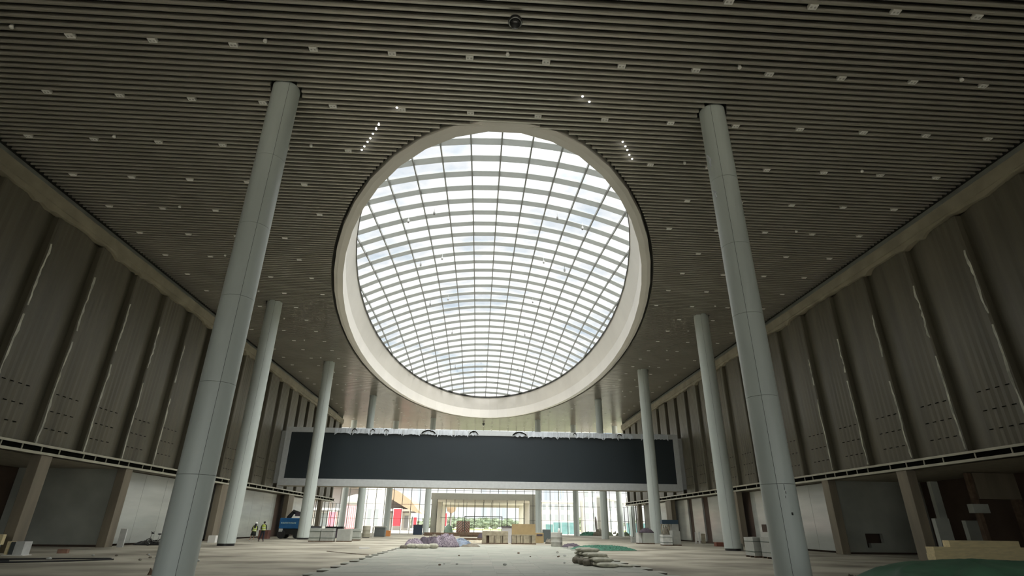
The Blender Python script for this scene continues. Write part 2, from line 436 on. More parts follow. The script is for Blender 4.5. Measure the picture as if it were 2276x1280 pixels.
b = MB(); b.box(-33, -26, -16.3, -16, 0, H+.8); b.box(26, 33, -16.3, -16, 0, H+.8); b.box(-26, 26, -16.3, -16, 11.5, H+.8); struct(b.build('wall_back', m_plaster))
bw = struct(empty('window_back_added', (0, -16.15, 0)))  # unseen rear window, added to bring daylight onto the near columns
b = MB(); b.quad((-26, 0, 0), (26, 0, 0), (26, 0, 11.5), (-26, 0, 11.5)); b.build('glazing', m_glass, bw)
for k in range(-12, 13): b = MB(); b.box(k*2.1-.05, k*2.1+.05, -.08, .08, 0, 11.5); b.build('mullion', m_mullw, bw)

# square pillars
def pillar(s, y, lab, w=1.0):
    b = MB(); b.box(-.29, .29, -w/2, w/2, 0, 4.93)
    o = b.build('square_pillar', m_pillar, loc=(s*25.28, y, 0), bevel=.02)
    tag(o, lab, 'pillar', 'square pillars under the side ledges')
for s, side in ((-1, 'left'), (1, 'right')):
    pillar(s, 33.1, 'tan square pillar nearest the camera under the %s ledge, in front of the dark recess' % side, .85)
    pillar(s, 41.0, 'brown square pillar under the %s ledge where the grey end wall meets the glossy panels' % side, .8)
    pillar(s, 57.0, 'dark square pillar under the %s ledge, seen beside the second round column' % side, 2.0)
    pillar(s, 77.0, 'dark square pillar under the %s ledge just beyond the %s' % (side, 'blue machine' if s < 0 else 'desk with a dark blue band'), 2.2)
    pillar(s, 92.2, 'slim square pillar at the far end of the %s ledge beside the glass' % side, 1.0)

# ------------------------------------------------------------------ round columns
def column(x, y, r, lab, seam=None, base=True):
    root = empty('round_column', (x, y, 0)); tag(root, lab, 'column', 'white clad round columns')
    b = MB(); b.lathe([(r-.05, 0), (r-.05, H+.3)], 28); b.build('core', m_clad_dark, root)
    if base: b = MB(); b.lathe([(r-.03, 0.0), (r-.03, .17)], 36); b.build('base_ring', m_black, root)
    sa = seam if seam is not None else math.atan2(y, x)
    zs = [.16 if base else 0.0, 3.0, 6.0, 9.2, 12.25, 15.5, H+.12] if seam is not None else [.16 if base else 0.0, H+.12]
    for za, zb in zip(zs[:-1], zs[1:]):
        for h_ in (0, 1):
            g = .006/r; b = MB(); a0 = sa+PI*h_+g; a1 = sa+PI*(h_+1)-g
            b.lathe([(r, za+.006), (r, zb-.006)], 24, a0=a0, a1=a1); b.lathe([(r-.045, za+.006), (r, za+.006)], 24, a0=a0, a1=a1); b.lathe([(r, zb-.006), (r-.045, zb-.006)], 24, a0=a0, a1=a1)
            o = b.build('cladding_panel', m_clad, root)
            for i, p in enumerate(o.data.polygons): p.use_smooth = (i < 24)
CL = ['foreground round column on the left with a dark vertical seam', 'foreground round column on the right with a dark vertical seam and small hole',
      'second round column on the left, black base ring, near the two workers', 'second round column on the right behind the foreground column, beside strapped slabs',
      'third round column on the left, standing in front of the dark screen beside the blue machine', 'third round column on the right, standing in front of the dark screen',
      'round column on the left behind the screen between grey crates and a pale drum', 'round column on the right behind the screen, base behind the green net',
      'slim round column left of the central portal beyond the screen', 'slim round column right of the central portal beyond the screen',
      'far round column by the glass wall behind the orange box', 'far round column by the glass wall behind a green net heap',
      'outermost far round column by the glass wall on the left', 'outermost far round column by the glass wall on the right']
for i, (x, y, r) in enumerate(COLS):
    seam = None
    if i < 2: seam = math.atan2(-y, -x-.7)+(.10 if i == 0 else -.02)
    column(x, y, r, CL[i], seam, base=i in (2, 3, 4))

rc = [o for o in bpy.data.objects if o.get('label') == CL[1]][0]
b = MB(); b.box(-.025, .025, -.02, .02, 0, .09); o = b.build('hole', m_void, rc, loc=(.03, -.56, 2.02)); 
b = MB(); b.box(-.006, .006, -.01, .01, -.1, .08); b.box(.01, .03, -.01, .01, -.22, -.14); b.box(-.02, -.012, -.01, .01, -.36, -.28); b.build('scratch', m_clad_dark, rc, loc=(-.08, -.555, 2.9))
for q, (zz, hh) in enumerate(((16.2, .55), (14.6, .3))):
    b = MB(); b.tube([(-.52, -.16, zz), (-.60, -.2, zz+.15), (-.56, -.22, zz+hh*.6), (-.66, -.2, zz+hh)], [.05, .03, .06, .02], 6); b.build('film_scrap', m_film, rc)
# ------------------------------------------------------------------ ceiling fittings
def in_col(x, y, e): return any((x-cx)**2+(y-cy)**2 < (r+e)**2 for cx, cy, r in COLS)
b = MB(); b.box(-.16, .16, -.105, .105, -.03, .12)
hm = b.build('recessed_downlight', m_white); hm_mesh = hm.data
bl = MB(); bl.lathe([(.042, -.034), (.042, -.02)], 10, c=(0, 0, 0)); lens0 = bl.build('lens', m_lens); lens_mesh = lens0.data
bpy.data.objects.remove(hm); bpy.data.objects.remove(lens0)
cnt = 0
spots_xy = []
for j in range(-3, 31):
    yr = 13.40+3.27*j
    if yr < 10 or yr > 112: continue
    for k in range(-8, 9):
        xr = -1.66+3.1875*k
        if abs(xr) > 25.3 or abs(xr) < half(yr, .8) or in_col(xr, yr, .5): continue
        # outside the view at the near end
        if yr < 15 and xr < 6.5: continue
        cnt += 1
        o = bpy.data.objects.new('recessed_downlight', hm_mesh); COL.objects.link(o); o.location = (xr, yr, H+.01)
        tag(o, 'small white rectangular downlight set between the slats of the dark ceiling', 'ceiling light', 'downlights in the slatted ceiling')
        if yr < 24:
            for dx_ in (-.07, .07):
                l = bpy.data.objects.new('lens', lens_mesh); COL.objects.link(l); l.parent = o; l.location = (dx_, 0, 0)
print('downlights', cnt)
b = MB(); b.lathe([(.03, -.05), (.07, -.045), (.08, -.02), (.08, 0), (.05, .15)], 16)
sm = b.build('smoke_detector', m_white, smooth=True); smm = sm.data; bpy.data.objects.remove(sm)
for j in range(0, 15):
    yr = 16.37+6.54*j
    for k in (-2, -1, 0, 1, 2):
        xr = 9.75*k-.1
        if yr > 111 or abs(xr) < half(yr, .8) or in_col(xr, yr, .4): continue
        o = bpy.data.objects.new('smoke_detector', smm); COL.objects.link(o); o.location = (xr, yr, H-.02)
        tag(o, 'small round white smoke detector under the ceiling slats', 'smoke detector', 'smoke detectors in the slatted ceiling')
b = MB(); b.lathe([(.0, 0), (.045, 0), (.045, .1)], 12, caps=False)
spm = b.build('spotlight', m_gap_glow); spmm = spm.data; bpy.data.objects.remove(spm)  # emissive discs put in for light that shows through the slat gaps
def spot(x, y, lab, g):
    o = bpy.data.objects.new('spotlight', spmm); COL.objects.link(o); o.location = (x, y, H-.02); tag(o, lab, 'spotlight', g)
for x, y in ((-6.11, 21.07), (-6.29, 21.4), (-6.51, 21.75), (-6.7, 22.11), (-6.89, 22.4), (-7.12, 22.77), (-7.31, 23.07)):
    spot(x, y, 'tiny lit spot in the row left of the near end of the oculus', 'lit spots left of the oculus')
for x, y in ((5.96, 21.46), (6.18, 21.79), (6.35, 22.07), (6.56, 22.46), (6.79, 22.78)):
    spot(x, y, 'tiny lit spot in the row right of the near end of the oculus', 'lit spots right of the oculus')
for x, y in ((3.39, 18.5), (3.76, 18.81)):
    spot(x, y, 'bright lit spot of the pair above the near tip of the oculus', 'pair of lit spots above the oculus tip')
spot(-5.07, 19.82, 'single tiny lit spot beside a downlight, up left of the oculus', None)
def pod(x, y, lab):
    root = empty('dome_speaker', (x, y, H)); tag(root, lab, 'ceiling speaker')
    b = MB(); b.tube([(0, 0, 0), (0, 0, -.15)], .05, 10); b.build('stem', m_black, root)
    b = MB(); b.lathe([(.05, -.12), (.22, -.16), (.27, -.26), (.27, -.34), (.22, -.36)], 24); b.build('housing', m_black, root, smooth=True)
    b = MB(); b.lathe([(.21, -.36), (.19, -.46), (.12, -.54), (.02, -.57)], 24); b.build('dome', mat('smoked_dome', (.03, .03, .03), .12), root, smooth=True)
    b = MB(); b.torus((0, 0, -.35), .235, .018, 'z', 24); b.build('trim_ring', m_steel, root, smooth=True)
pod(.1, 14.55, 'black dome fitting hanging from the slats near the top edge of the photo')
pod(-.1, 103.5, 'small dark dome fitting under the ceiling beyond the far end of the oculus')
# small fittings hanging from the skylight bands
rows = [(37.3, 'first'), (47.0, 'second'), (58.3, 'third'), (69.8, 'fourth'), (83.3, 'fifth')]
b = MB(); b.tube([(0, 0, .0), (0, 0, .4)], .02, 6); rod = b.build('rod', m_steel); rodm = rod.data; bpy.data.objects.remove(rod)
b = MB(); b.lathe([(.07, -.28), (.085, -.26), (.085, -.02), (.03, 0)], 14); hd = b.build('lamp_head', mat('grey_lamp', (.30, .30, .29), .5), smooth=True); hdm = hd.data; bpy.data.objects.remove(hd)
for yy, wn in rows:
    for x in (-7.05, -4.95, 4.95, 7.1):
        y_ = yy+(.7 if abs(x) > 6 else 0); root = empty('pendant_spotlight', (x, y_, dome(x, y_)-.38))
        tag(root, 'small grey spotlight hanging under the skylight, %s row, %s one on the %s' % (wn, 'outer' if abs(x) > 6 else 'inner', 'left' if x < 0 else 'right'), 'spotlight', 'spotlights hanging under the skylight')
        for nm_, mm_ in (('rod', rodm), ('lamp_head', hdm)):
            l = bpy.data.objects.new(nm_, mm_); COL.objects.link(l); l.parent = root

# ------------------------------------------------------------------ torn film strips on the fin edges
def film(s, yk, z0, z1, lab, seed, wdt=.07):
    rng = random.Random(seed); b = MB(); n = 14; x = s*25.33; L = []
    for i in range(n+1):
        t = i/n; z = z0+(z1-z0)*t; w = wdt*(.45+rng.random()*.9); off = .03*math.sin(t*9+seed)+rng.uniform(-.015, .015)
        L.append(((x-s*(.02+abs(off)), yk-.03+off, z), (x-s*(.05+.06*rng.random()), yk-.03+off+w, z), (x-s*.015, yk+off+w*.5, z)))
    for i in range(n):
        A, B = L[i], L[i+1]
        for q in range(3): b.quad(A[q], A[(q+1) % 3], B[(q+1) % 3], B[q])
    b.poly(L[0]); b.poly(L[-1])
    o = b.build('plastic_film_strip', m_film2); tag(o, lab, 'plastic film', 'torn film strips on the wall panel edges')
ords = ['nearest visible', 'second', 'third', 'fourth', 'fifth', 'sixth']
for i in range(5):
    yk = .9+3.93*(7+i)
    film(-1, yk, 12.2-.1*i, 15.9-.25*i, 'pale torn film strip high on the %s panel edge of the left wall' % ords[i], i+1, .10-.008*i)
    film(-1, yk, 5.44, 11.7-.3*i, 'pale film strip low on the %s panel edge of the left wall' % ords[i], i+11, .09-.008*i)
for i in range(5):
    yk = .9+3.93*(6+i)
    film(1, yk, 11.9, 15.6-.4*i, 'shiny torn film strip high on the %s panel edge of the right wall' % ords[i], i+31, .10-.01*i)
    film(1, yk, 5.6, 11.3-.5*(i % 3), 'shiny film strip low on the %s panel edge of the right wall' % ords[i], i+41, .09-.008*i)
b = MB(); b.tube([(-25.1, 48.2, 5.45), (-25.05, 48.3, 6.1), (-25.12, 48.5, 6.8), (-25.1, 48.45, 7.6), (-25.15, 48.7, 8.5)], [.07, .06, .08, .05, .09], 6)
tag(b.build('plastic_film_strip', m_film), 'curled white film strip standing on the left ledge beside the foreground column', 'plastic film')

# ------------------------------------------------------------------ big screen bridging the hall
scr = empty('display_screen', (0, 70.4, 5.7)); tag(scr, 'wide dark blank display screen with pale frame spanning the hall between both walls', 'screen')
b = MB(); b.box(-24.88, 24.88, .25, 1.9, .12, 6.7); b.build('housing', m_frame, scr)
b = MB(); b.box(-24.88, 24.88, .05, 2.0, 0, .12); b.build('underside', m_soffit, scr)
for s_ in (-1, 1): b = MB(); b.box(min(s_*24.85, s_*25.75), max(s_*24.85, s_*25.75), .4, 1.6, .3, 6.5); b.build('wall_bracket', m_frame, scr)
b = MB(); b.box(-24.25, 24.25, .12, .25, .85, 6.32); b.build('screen_panel', m_screen, scr)
b = MB(); b.box(-24.9, 24.9, 0, .26, .02, .85); b.box(-24.9, -24.25, 0, .26, .85, 6.32); b.box(24.25, 24.9, 0, .26, .85, 6.32); b.box(-24.9, 24.9, 0, .26, 6.32, 6.92)
b.build('frame', m_frame, scr)
def flap(x0, x1, seed, arch=False):
    rng = random.Random(seed); b = MB(); n = 10; top = []; bot = []
    for i in range(n+1):
        t = i/n; x = x0+(x1-x0)*t
        top.append((x, -.07-.05*rng.random(), 6.93-(.35 if arch else .06)*abs(2*t-1)**2.5-rng.uniform(0, .05)))
        zb = 6.22+.12*rng.random()-(.22 if abs(2*t-1) > .8 else 0)
        if arch: zb = 6.2+.25*rng.random()
        bot.append((x, -.06-.08*rng.random(), zb))
    for i in range(n):
        b.quad(bot[i], bot[i+1], top[i+1], top[i]); b.quad((bot[i][0], -.01, bot[i][2]), (top[i][0], -.01, top[i][2]), (top[i+1][0], -.01, top[i+1][2]), (bot[i+1][0], -.01, bot[i+1][2]))
        b.quad(top[i], top[i+1], (top[i+1][0], -.01, top[i+1][2]), (top[i][0], -.01, top[i][2])); b.quad((bot[i][0], -.01, bot[i][2]), (bot[i+1][0], -.01, bot[i+1][2]), bot[i+1], bot[i])
    b.build('film_flap', m_film, scr)
def tear(x0, x1, z0, z1, seed):
    rng = random.Random(seed); b = MB(); n = 9; o_, i_ = [], []
    for i in range(n+1):
        t = i/n; x = x0+(x1-x0)*t; q = math.sin(PI*t)**.6
        o_.append((x, -.17, z0+(z1-z0)*q+rng.uniform(-.03, .03))); i_.append((x0+(x1-x0)*(.12+.76*t), -.17, z0+(z1-z0)*.72*q*rng.uniform(.75, 1)))
    for i in range(n): b.quad(i_[i], i_[i+1], o_[i+1], o_[i]); b.quad((i_[i][0], -.005, i_[i][2]), (o_[i][0], -.005, o_[i][2]), (o_[i+1][0], -.005, o_[i+1][2]), (i_[i+1][0], -.005, i_[i+1][2]))
    b.build('film_tear', m_fin2, scr)
fx = [(-18.9, -16.9), (-16.7, -14.6), (-14.4, -12.6), (-12.4, -10.5), (-10.4, -8.3), (-8.1, -6.2), (-6.1, -4.2), (-3.9, -2.2), (-2.0, -1.0), (3.5, 5.2), (5.4, 7.3), (7.4, 9.2), (9.3, 10.8), (11.5, 13.1), (13.2, 15.1), (15.2, 17.1), (17.3, 19.0), (20.1, 21.6), (21.7, 23.6)]
for i, (a, c) in enumerate(fx): flap(a, c, i+3, arch=i in (5, 8, 9, 13, 16))
for i, (a, c) in enumerate([(-8.15, -6.25), (3.4, 5.3), (-16.8, -16.1), (-14.5, -13.9), (11.2, 11.7), (16.9, 17.6), (-12.8, -12.2), (-2.1, -.9)]): tear(a, c, 6.42 if c-a > 1.2 else 6.55, 6.86, i+80)

# ------------------------------------------------------------------ end glass wall
gw = struct(empty('window_2', (0, 113, 0)))
b = MB(); b.quad((-33, .05, 0), (33, .05, 0), (33, .05, H+.5), (-33, .05, H+.5)); b.build('glazing', m_glass, gw)
MX = [-.05+1.69*k for k in range(-19, 20)]
for x in MX:
    if abs(x) > 33: continue
    b = MB(); z0 = 7.3 if abs(x) < 9.3 else 0
    b.box(x-.045, x+.045, -.1, .1, z0, H+.5); b.build('mullion', m_mullw, gw)
    if abs(x) < 9.0 and not (-3.2 < x < 4.1): b = MB(); b.box(x-.045, x+.045, -.1, .1, 0, 6.1); b.build('mullion', m_mullw, gw)
for z in (2.55, 5.1, 7.7, 10.4, 13.1, 15.8):
    for a, c in ((-33, -9.5), (9.5, 33)) if z < 7.3 else ((-33, 33),):
        b = MB(); b.box(a, c, -.07, .07, z-.03, z+.03); b.build('transom', m_mullw, gw)
sg = struct(empty('window_3', (-26, 95, 0)))
for s in (-1, 1):
    b = MB(); xx = 0 if s < 0 else 52.2
    b.quad((xx, -2.5, 0), (xx, 18, 0), (xx, 18, 4.9), (xx, -2.5, 4.9)); b.build('glazing', m_glass, sg)
    for yy in (-2.4, .2, 2.8, 5.4, 8, 10.6, 13.2, 15.8):
        b = MB(); b.box(xx-.05, xx+.05, yy, yy+.09, 0, 4.93); b.build('mullion', m_mullw, sg)
# door portal in the glass
dr = struct(empty('door_1', (.5, 113, 0)))
b = MB(); b.box(-3.65, -3.5, -.14, .14, 0, 3.15); b.box(3.5, 3.65, -.14, .14, 0, 3.15); b.box(-3.65, 3.65, -.14, .14, 3.0, 3.15); b.build('door_frame', m_mullw, dr)
for x in (-1.75, 1.75):
    b = MB(); b.box(x-.04, x+.04, -.06, .06, 0, 3.0); b.build('mullion', m_mullw, dr)
for x in (-1.75, 0, 1.75):
    b = MB(); b.box(x-.04, x+.04, -.06, .06, 3.15, 6.1); b.build('mullion', m_mullw, dr)

# entrance canopy beyond the glass
cp = empty('entrance_canopy', (.5, 113.3, 0)); tag(cp, 'flat beige entrance canopy and portal straight ahead beyond the glass wall', 'canopy')
b = MB(); b.box(-10.3, 10.3, .2, 31, 6.1, 7.25); b.build('canopy_roof', m_vest, cp)
for yy in (.2, 14, 29.6):
    for x in (-9.6, 9.6):
        b = MB(); b.box(x-.55, x+.55, yy, yy+1.3, 0, 6.1); b.build('canopy_pillar', m_vest, cp)
b = MB(); b.box(-9.3, 9.3, 29.8, 30.6, 5.55, 6.1); b.build('canopy_beam', m_vest, cp)
b = MB()
b.quad((-9, 12, 0), (9, 12, 0), (9, 12, 6.1), (-9, 12, 6.1)); b.build('glazing', m_glass, cp)
for k in range(-5, 6):
    b = MB(); b.box(k*1.75-.04, k*1.75+.04, 11.95, 12.1, 0, 6.1); b.build('mullion', m_mullw, cp)
b = MB(); b.box(-9, 9, 11.95, 12.1, 2.9, 2.98); b.build('transom', m_mullw, cp)

# ------------------------------------------------------------------ things on the floor
def slab_stack(loc, w, d, h, lab, grp=None, rot=0, m=m_slab, lean=0, n=8, base=True, straps=True, cat='stone slabs'):
    root = empty('slab_stack', loc, rot); tag(root, lab, cat, grp)
    b = MB(); rng = random.Random(int(abs(loc[0]*31+loc[1]*7)))
    for i in range(n):
        x0 = -w/2+w*i/n; dz = rng.uniform(-.012, .012)
        b.box(x0+.002, x0+w/n-.002, -d/2+rng.uniform(0, .012), d/2, .1, h+dz)
    b.build('slabs', m, root)
    if base: b = MB(); b.box(-w/2-.02, w/2+.02, -d/2, -d/2+.1, 0, .1); b.box(-w/2-.02, w/2+.02, d/2-.1, d/2, 0, .1); b.box(-w/2-.02, w/2+.02, -.05, .05, 0, .1); b.build('pallet', m_wood, root)
    if straps:
        for z in (h*.28, h*.78):
            b = MB(); b.box(-w/2-.012, w/2+.012, -d/2-.014, d/2+.014, z, z+.03); b.build('strap', m_strap, root)
    return root
slab_stack((-15.9, 57.2, 0), 1.0, 1.0, 1.15, 'grey slab stack directly right of the third left column', 'slab stacks on the left', m=m_plaster)
slab_stack((-14.75, 57.1, 0), 1.15, 1.0, 1.15, 'middle upright stack of pale grey slabs right of the third left column', 'slab stacks on the left', m=m_slab)
slab_stack((-13.35, 57.8, 0), 1.25, 1.0, 1.12, 'smooth grey slab stack, rightmost of those beside the third left column', 'slab stacks on the left', n=5, straps=False)
slab_stack((-13.35, 62.5, 0), 1.1, .9, 1.1, 'dark grey stack half hidden behind the slab stacks on the left', 'slab stacks on the left', m=m_plaster)
slab_stack((16.45, 35.5, 0), 1.05, 1.2, 1.12, 'strapped slab stack on the right, the far one of the pair behind the foreground column', 'strapped slab pair on the right', m=m_slab)
slab_stack((16.75, 33.95, 0), 1.1, 1.2, 1.12, 'strapped slab stack on the right, partly hidden by the foreground column', 'strapped slab pair on the right', m=m_slab)
slab_stack((16.25, 61.2, 0), .35, 1.0, 1.05, 'narrow white slab stack left of the third right column', 'slab stacks by the third right column', m=m_slabw, n=3, straps=False)
slab_stack((17.0, 60.6, 0), 1.1, 1.0, 1.05, 'dark grey slab stack with crumpled sacks on top beside the third right column', 'slab stacks by the third right column', m=m_plaster, n=5, straps=False)
slab_stack((17.45, 56.0, 0), .9, .9, .95, 'white boxy stack right of the third right column with rubbish on top', 'slab stacks by the third right column', m=m_slabw, n=4)
slab_stack((18.5, 56.4, 0), .75, .9, 1.3, 'tall grey slab stack between the white stack and the dark pillar', 'slab stacks by the third right column', m=m_slab, n=3, straps=False)
b = MB(); b.box(-.4, .4, -.35, .35, 0, .55); tag(b.build('concrete_block', m_slab, loc=(17.1, 66, 0), bevel=.02), 'low grey block left of the white slabs by the third right column', 'block')
b = MB(); b.box(-.4, .4, -.3, .3, 0, .5); tag(b.build('concrete_block', m_slab, loc=(19.9, 46.2, 0), bevel=.02), 'low pale block at the foot of the second right column', 'block')

def blob(name, loc, rx, ry, h, m, lab, cat, seed=0, rough=.35, fs=2.5, n=28, nr=12, rot=0, parent=None, kind=None):
    b = MB(); P = []
    for i in range(nr+1):
        k = i/nr
        for j in range(n):
            a = 2*PI*j/n; w = 1+.22*nz3(math.cos(a)*1.3+seed, math.sin(a)*1.3, seed*.7)
            x = rx*k*w*math.cos(a); y = ry*k*w*math.sin(a)
            wx, wy = x+.35*nz3(x*1.7+seed, y*1.7, 4), y+.35*nz3(x*1.7, y*1.7+seed, 9)
            q = .55-1.6*abs(nz3(wx*fs+seed*3.1, wy*fs, seed))+.45*(.5-1.6*abs(nz3(wx*fs*2.3, wy*fs*2.3+seed, 2)))
            z = h*(1-k**3)*(.85+rough*q*1.3)+(0 if i == nr else h*.05*(q+.6))
            P.append((x, y, max(0.004, z) if i < nr else 0))
    b.v = P
    for i in range(nr):
        for j in range(n): b.f.append((i*n+j, (i+1)*n+j, (i+1)*n+(j+1) % n, i*n+(j+1) % n)); b.m.append(0)
    b.f.append(tuple(nr*n+j for j in range(n-1, -1, -1))); b.m.append(0)
    o = b.build(name, m, loc=loc, smooth=True, rotz=rot, parent=parent)
    if not parent: tag(o, lab, cat, kind=kind)
    return o
blob('cloth_heap', (-4.25, 45.6, .07), 1.25, .8, 0.56, m_clothd, 'dark purple patterned cloth heap in the middle of the pile on the tiles', 'cloth', 1, rough=.42, fs=1.9, n=64, nr=26)
blob('cloth_heap', (-3.0, 45.0, .07), .98, .8, 0.74, m_cloth, 'pink and black striped cloth mound, tallest of the pile on the tiles', 'cloth', 2, rough=.42, fs=1.9, n=64, nr=26)
blob('cloth_heap', (-1.95, 46.4, .07), 1.0, .7, 0.45, m_tarp, 'blue grey tarpaulin heap at the right of the cloth pile', 'tarpaulin', 3, rough=.42, fs=1.9, n=64, nr=26)
blob('cloth_heap', (-1.25, 46.0, .07), .8, .5, 0.20, m_sackd, 'low dark tarpaulin end trailing off right of the blue heap', 'tarpaulin', 9, rough=.42, fs=1.9, n=64, nr=26)
blob('cloth_heap', (-5.3, 44.6, .07), .75, .6, 0.45, m_cloth, 'crumpled striped cloth at the left end of the pile', 'cloth', 4, rough=.42, fs=1.9, n=64, nr=26)
blob('cloth_heap', (-4.0, 47.0, .07), 1.2, .7, 0.65, m_sackd, 'grey brown cloth bundle behind the purple heap', 'cloth', 6, rough=.42, fs=1.9, n=64, nr=26)

def sack(loc, rot, lab, grp, L=.72, W_=.46, T=.17, m=None, tilt=0, cat='sack'):
    b = MB(); n, k = 18, 10; P = []
    for i in range(k+1):
        ph = -PI/2+PI*i/k
        for j in range(n):
            a = 2*PI*j/n; c, s_ = math.cos(a), math.sin(a)
            sg_ = lambda v, p: math.copysign(abs(v)**p, v)
            x = L/2*sg_(c, .45)*abs(math.cos(ph))**.45; y = W_/2*sg_(s_, .5)*abs(math.cos(ph))**.45; z = T/2*sg_(math.sin(ph), .8)
            f_ = 1+.10*nz3(x*6+loc[0], y*6+loc[1], z*6)
            P.append((x*f_, y*f_, z*f_*(1-.35*(abs(x)/(L/2))**4)+T/2))
    b.v = P
    for i in range(k):
        for j in range(n): b.f.append((i*n+j, i*n+(j+1) % n, (i+1)*n+(j+1) % n, (i+1)*n+j)); b.m.append(0)
    b.f.append(tuple(range(n-1, -1, -1))); b.m.append(0); b.f.append(tuple(k*n+j for j in range(n))); b.m.append(0)
    o = b.build('cement_sack', m or m_sack, loc=loc, smooth=True, rotz=rot); o.rotation_euler.x = tilt
    tag(o, lab, cat, grp)
G = 'cement sacks piled on the paving at the right'
lay = [('bottom', .075, [24.7, 25.25, 25.8, 26.4, 27.0, 27.6]), ('second', .235, [25.15, 25.7, 26.3, 26.9, 27.5]), ('third', .39, [25.8, 26.4, 27.0, 27.6]), ('top', .545, [26.7, 27.3])]
posn = ['nearest', 'second from the front', 'third from the front', 'fourth from the front', 'fifth from the front', 'rearmost']
for ln, z, yy in lay:
    for i, y in enumerate(yy):
        x = 4.72-.16*(y-24.7)+random.uniform(-.05, .05)
        sack((x, y, z), random.uniform(-.08, .08), 'pale cement sack of the pile right of centre, %s layer, %s' % (ln, posn[i]), G, .86, .58, .18)
for i, (x, y) in enumerate([(4.12, 25.5), (4.05, 26.3), (3.95, 27.1)]):
    sack((x-.1, y, .075), 1.2+i*.3, 'dark crumpled sack at the left foot of the cement pile, %s' % ('nearest', 'middle', 'farthest')[i], G, .45, .3, .26, m=m_sackd)
sack((5.45, 25.1, .075), -.12, 'flat pale sack slumped right of the cement pile', G, .9, .5, .09)
sack((5.05, 27.6, .075), .5, 'loose pale sack leaning behind the cement pile on the right', G, .8, .5, .34)
G2 = 'sacks left of the cloth pile'
sack((-5.7, 41.6, 0.0), .2, 'small dark sack at the far left of the cloth pile', G2, .5, .4, .3, m=m_sackd)
sack((-5.15, 42.0, .075), 0, 'pale sack lying at the left front of the cloth pile', G2, .8, .5, .3)
sack((-4.4, 41.7, .075), .1, 'long pale sack in front of the cloth pile', G2, 1.0, .5, .3)
sack((-3.7, 42.0, .075), -.15, 'pale sack at the right end of the row before the cloth pile', G2, .7, .5, .32)

blob('safety_net', (8.7, 44.2, 0), 2.35, 1.5, .20, m_net, 'crumpled green safety net spread on the floor right of the paving', 'net', 11, rough=.9, fs=5, n=150, nr=46)
blob('safety_net', (20.0, 108.5, 0), 2.2, .9, .45, m_net, 'green net heap far back by the glass wall on the right', 'net', 12, rough=.8, fs=3)
blob('debris_heap', (22.0, 107.5, 0), 1.5, .7, .75, m_sackd, 'dark debris heap beside the far green net by the glass', 'debris', 13, rough=.8)
blob('debris_heap', (7.0, 48.0, 0), .9, .5, .22, m_clothd, 'dark rubbish with white paper right of the pale drum', 'debris', 14, rough=.8, fs=5)
b = MB(); b.box(-.18, .18, -.12, .12, 0, .12); tag(b.build('paper_scrap', m_white, loc=(6.85, 47.3, 0), rotz=.4), 'white scrap lying against the dark rubbish beside the pale drum', 'rubbish')
b = MB(); b.box(-.35, .35, -.2, .2, 0, .12); tag(b.build('foam_scrap', m_white, loc=(-8.45, 42.0, 0), rotz=.2), 'white foam scrap alone on the floor between the left column and the cloth pile', 'rubbish')
b = MB(); b.tube([(-9.9, 37.6, .03), (-6.6, 33.5, .03)], .018, 6); tag(b.build('steel_rod', m_wood, smooth=True), 'thin dark rod lying on the floor left of the paving', 'rod')

# drums
def drum(loc, r, h, lab, m, open_=False):
    root = empty('drum', loc); tag(root, lab, 'drum')
    b = MB(); b.lathe([(r*.98, .08), (r, .12), (r*.99, h*.33), (r*1.02, h*.35), (r*.99, h*.37), (r*.99, h*.66), (r*1.02, h*.68), (r*.99, h*.7), (r, h-.03), (r*.98, h)], 28); b.build('body', m, root, smooth=True)
    b = MB(); b.lathe([(r*.9, 0), (r*.9, .1)], 20); b.build('base', m_black, root)
    return root
drum((5.88, 48.6, 0), .47, 1.12, 'pale grey cylindrical drum standing right of the wooden crates', mat('pale_drum', (.48, .47, .42), .6, var=.2, vs=3))
b = MB(); b.lathe([(.1, 0), (.12, .1), (.09, .22), (.05, .3)], 12); tag(b.build('bottle', m_white, loc=(6.1, 48.6, 1.12), smooth=True), 'small white bottle standing on the pale drum', 'bottle')
drum((-14.5, 75, 0), .5, 1.35, 'pale upright drum right of the fourth left column under the screen', mat('cream_drum', (.52, .50, .40), .6))
root = empty('grey_crate', (-13.6, 80, 0)); tag(root, 'dark grey plastic crate behind the pale drum under the screen', 'crate')
b = MB(); b.box(-.7, .7, -.5, .5, .05, 1.25); b.build('body', mat('grey_crate', (.15, .17, .17), .5), root, bevel=.05)
b = MB(); b.box(-.74, .74, -.54, .54, 1.15, 1.3); b.build('rim', m_slab, root)
b = MB(); b.box(-.06, .06, -.05, .05, 0, 1.2); tag(b.build('white_post', m_white, loc=(-13.9, 76.5, 0)), 'short white post between the pale drum and the grey crate', 'post')
b = MB(); b.box(-.4, .4, -.3, .3, 0, .75); tag(b.build('cardboard_box', m_orange, loc=(-13.35, 85, 0)), 'orange box at the foot of the far left column by the glass', 'box')
root = empty('blue_container', (-10.5, 99.3, 0)); tag(root, 'dark blue plastic container beside the slim column left of the portal', 'container')
b = MB(); b.box(-.75, .7, -.5, .5, 0, 1.5); b.build('body', mat('dark_blue', (.02, .035, .06), .5), root, bevel=.06); b = MB(); b.box(-.8, .75, -.55, .55, 1.42, 1.55); b.build('lid', m_clothd, root)

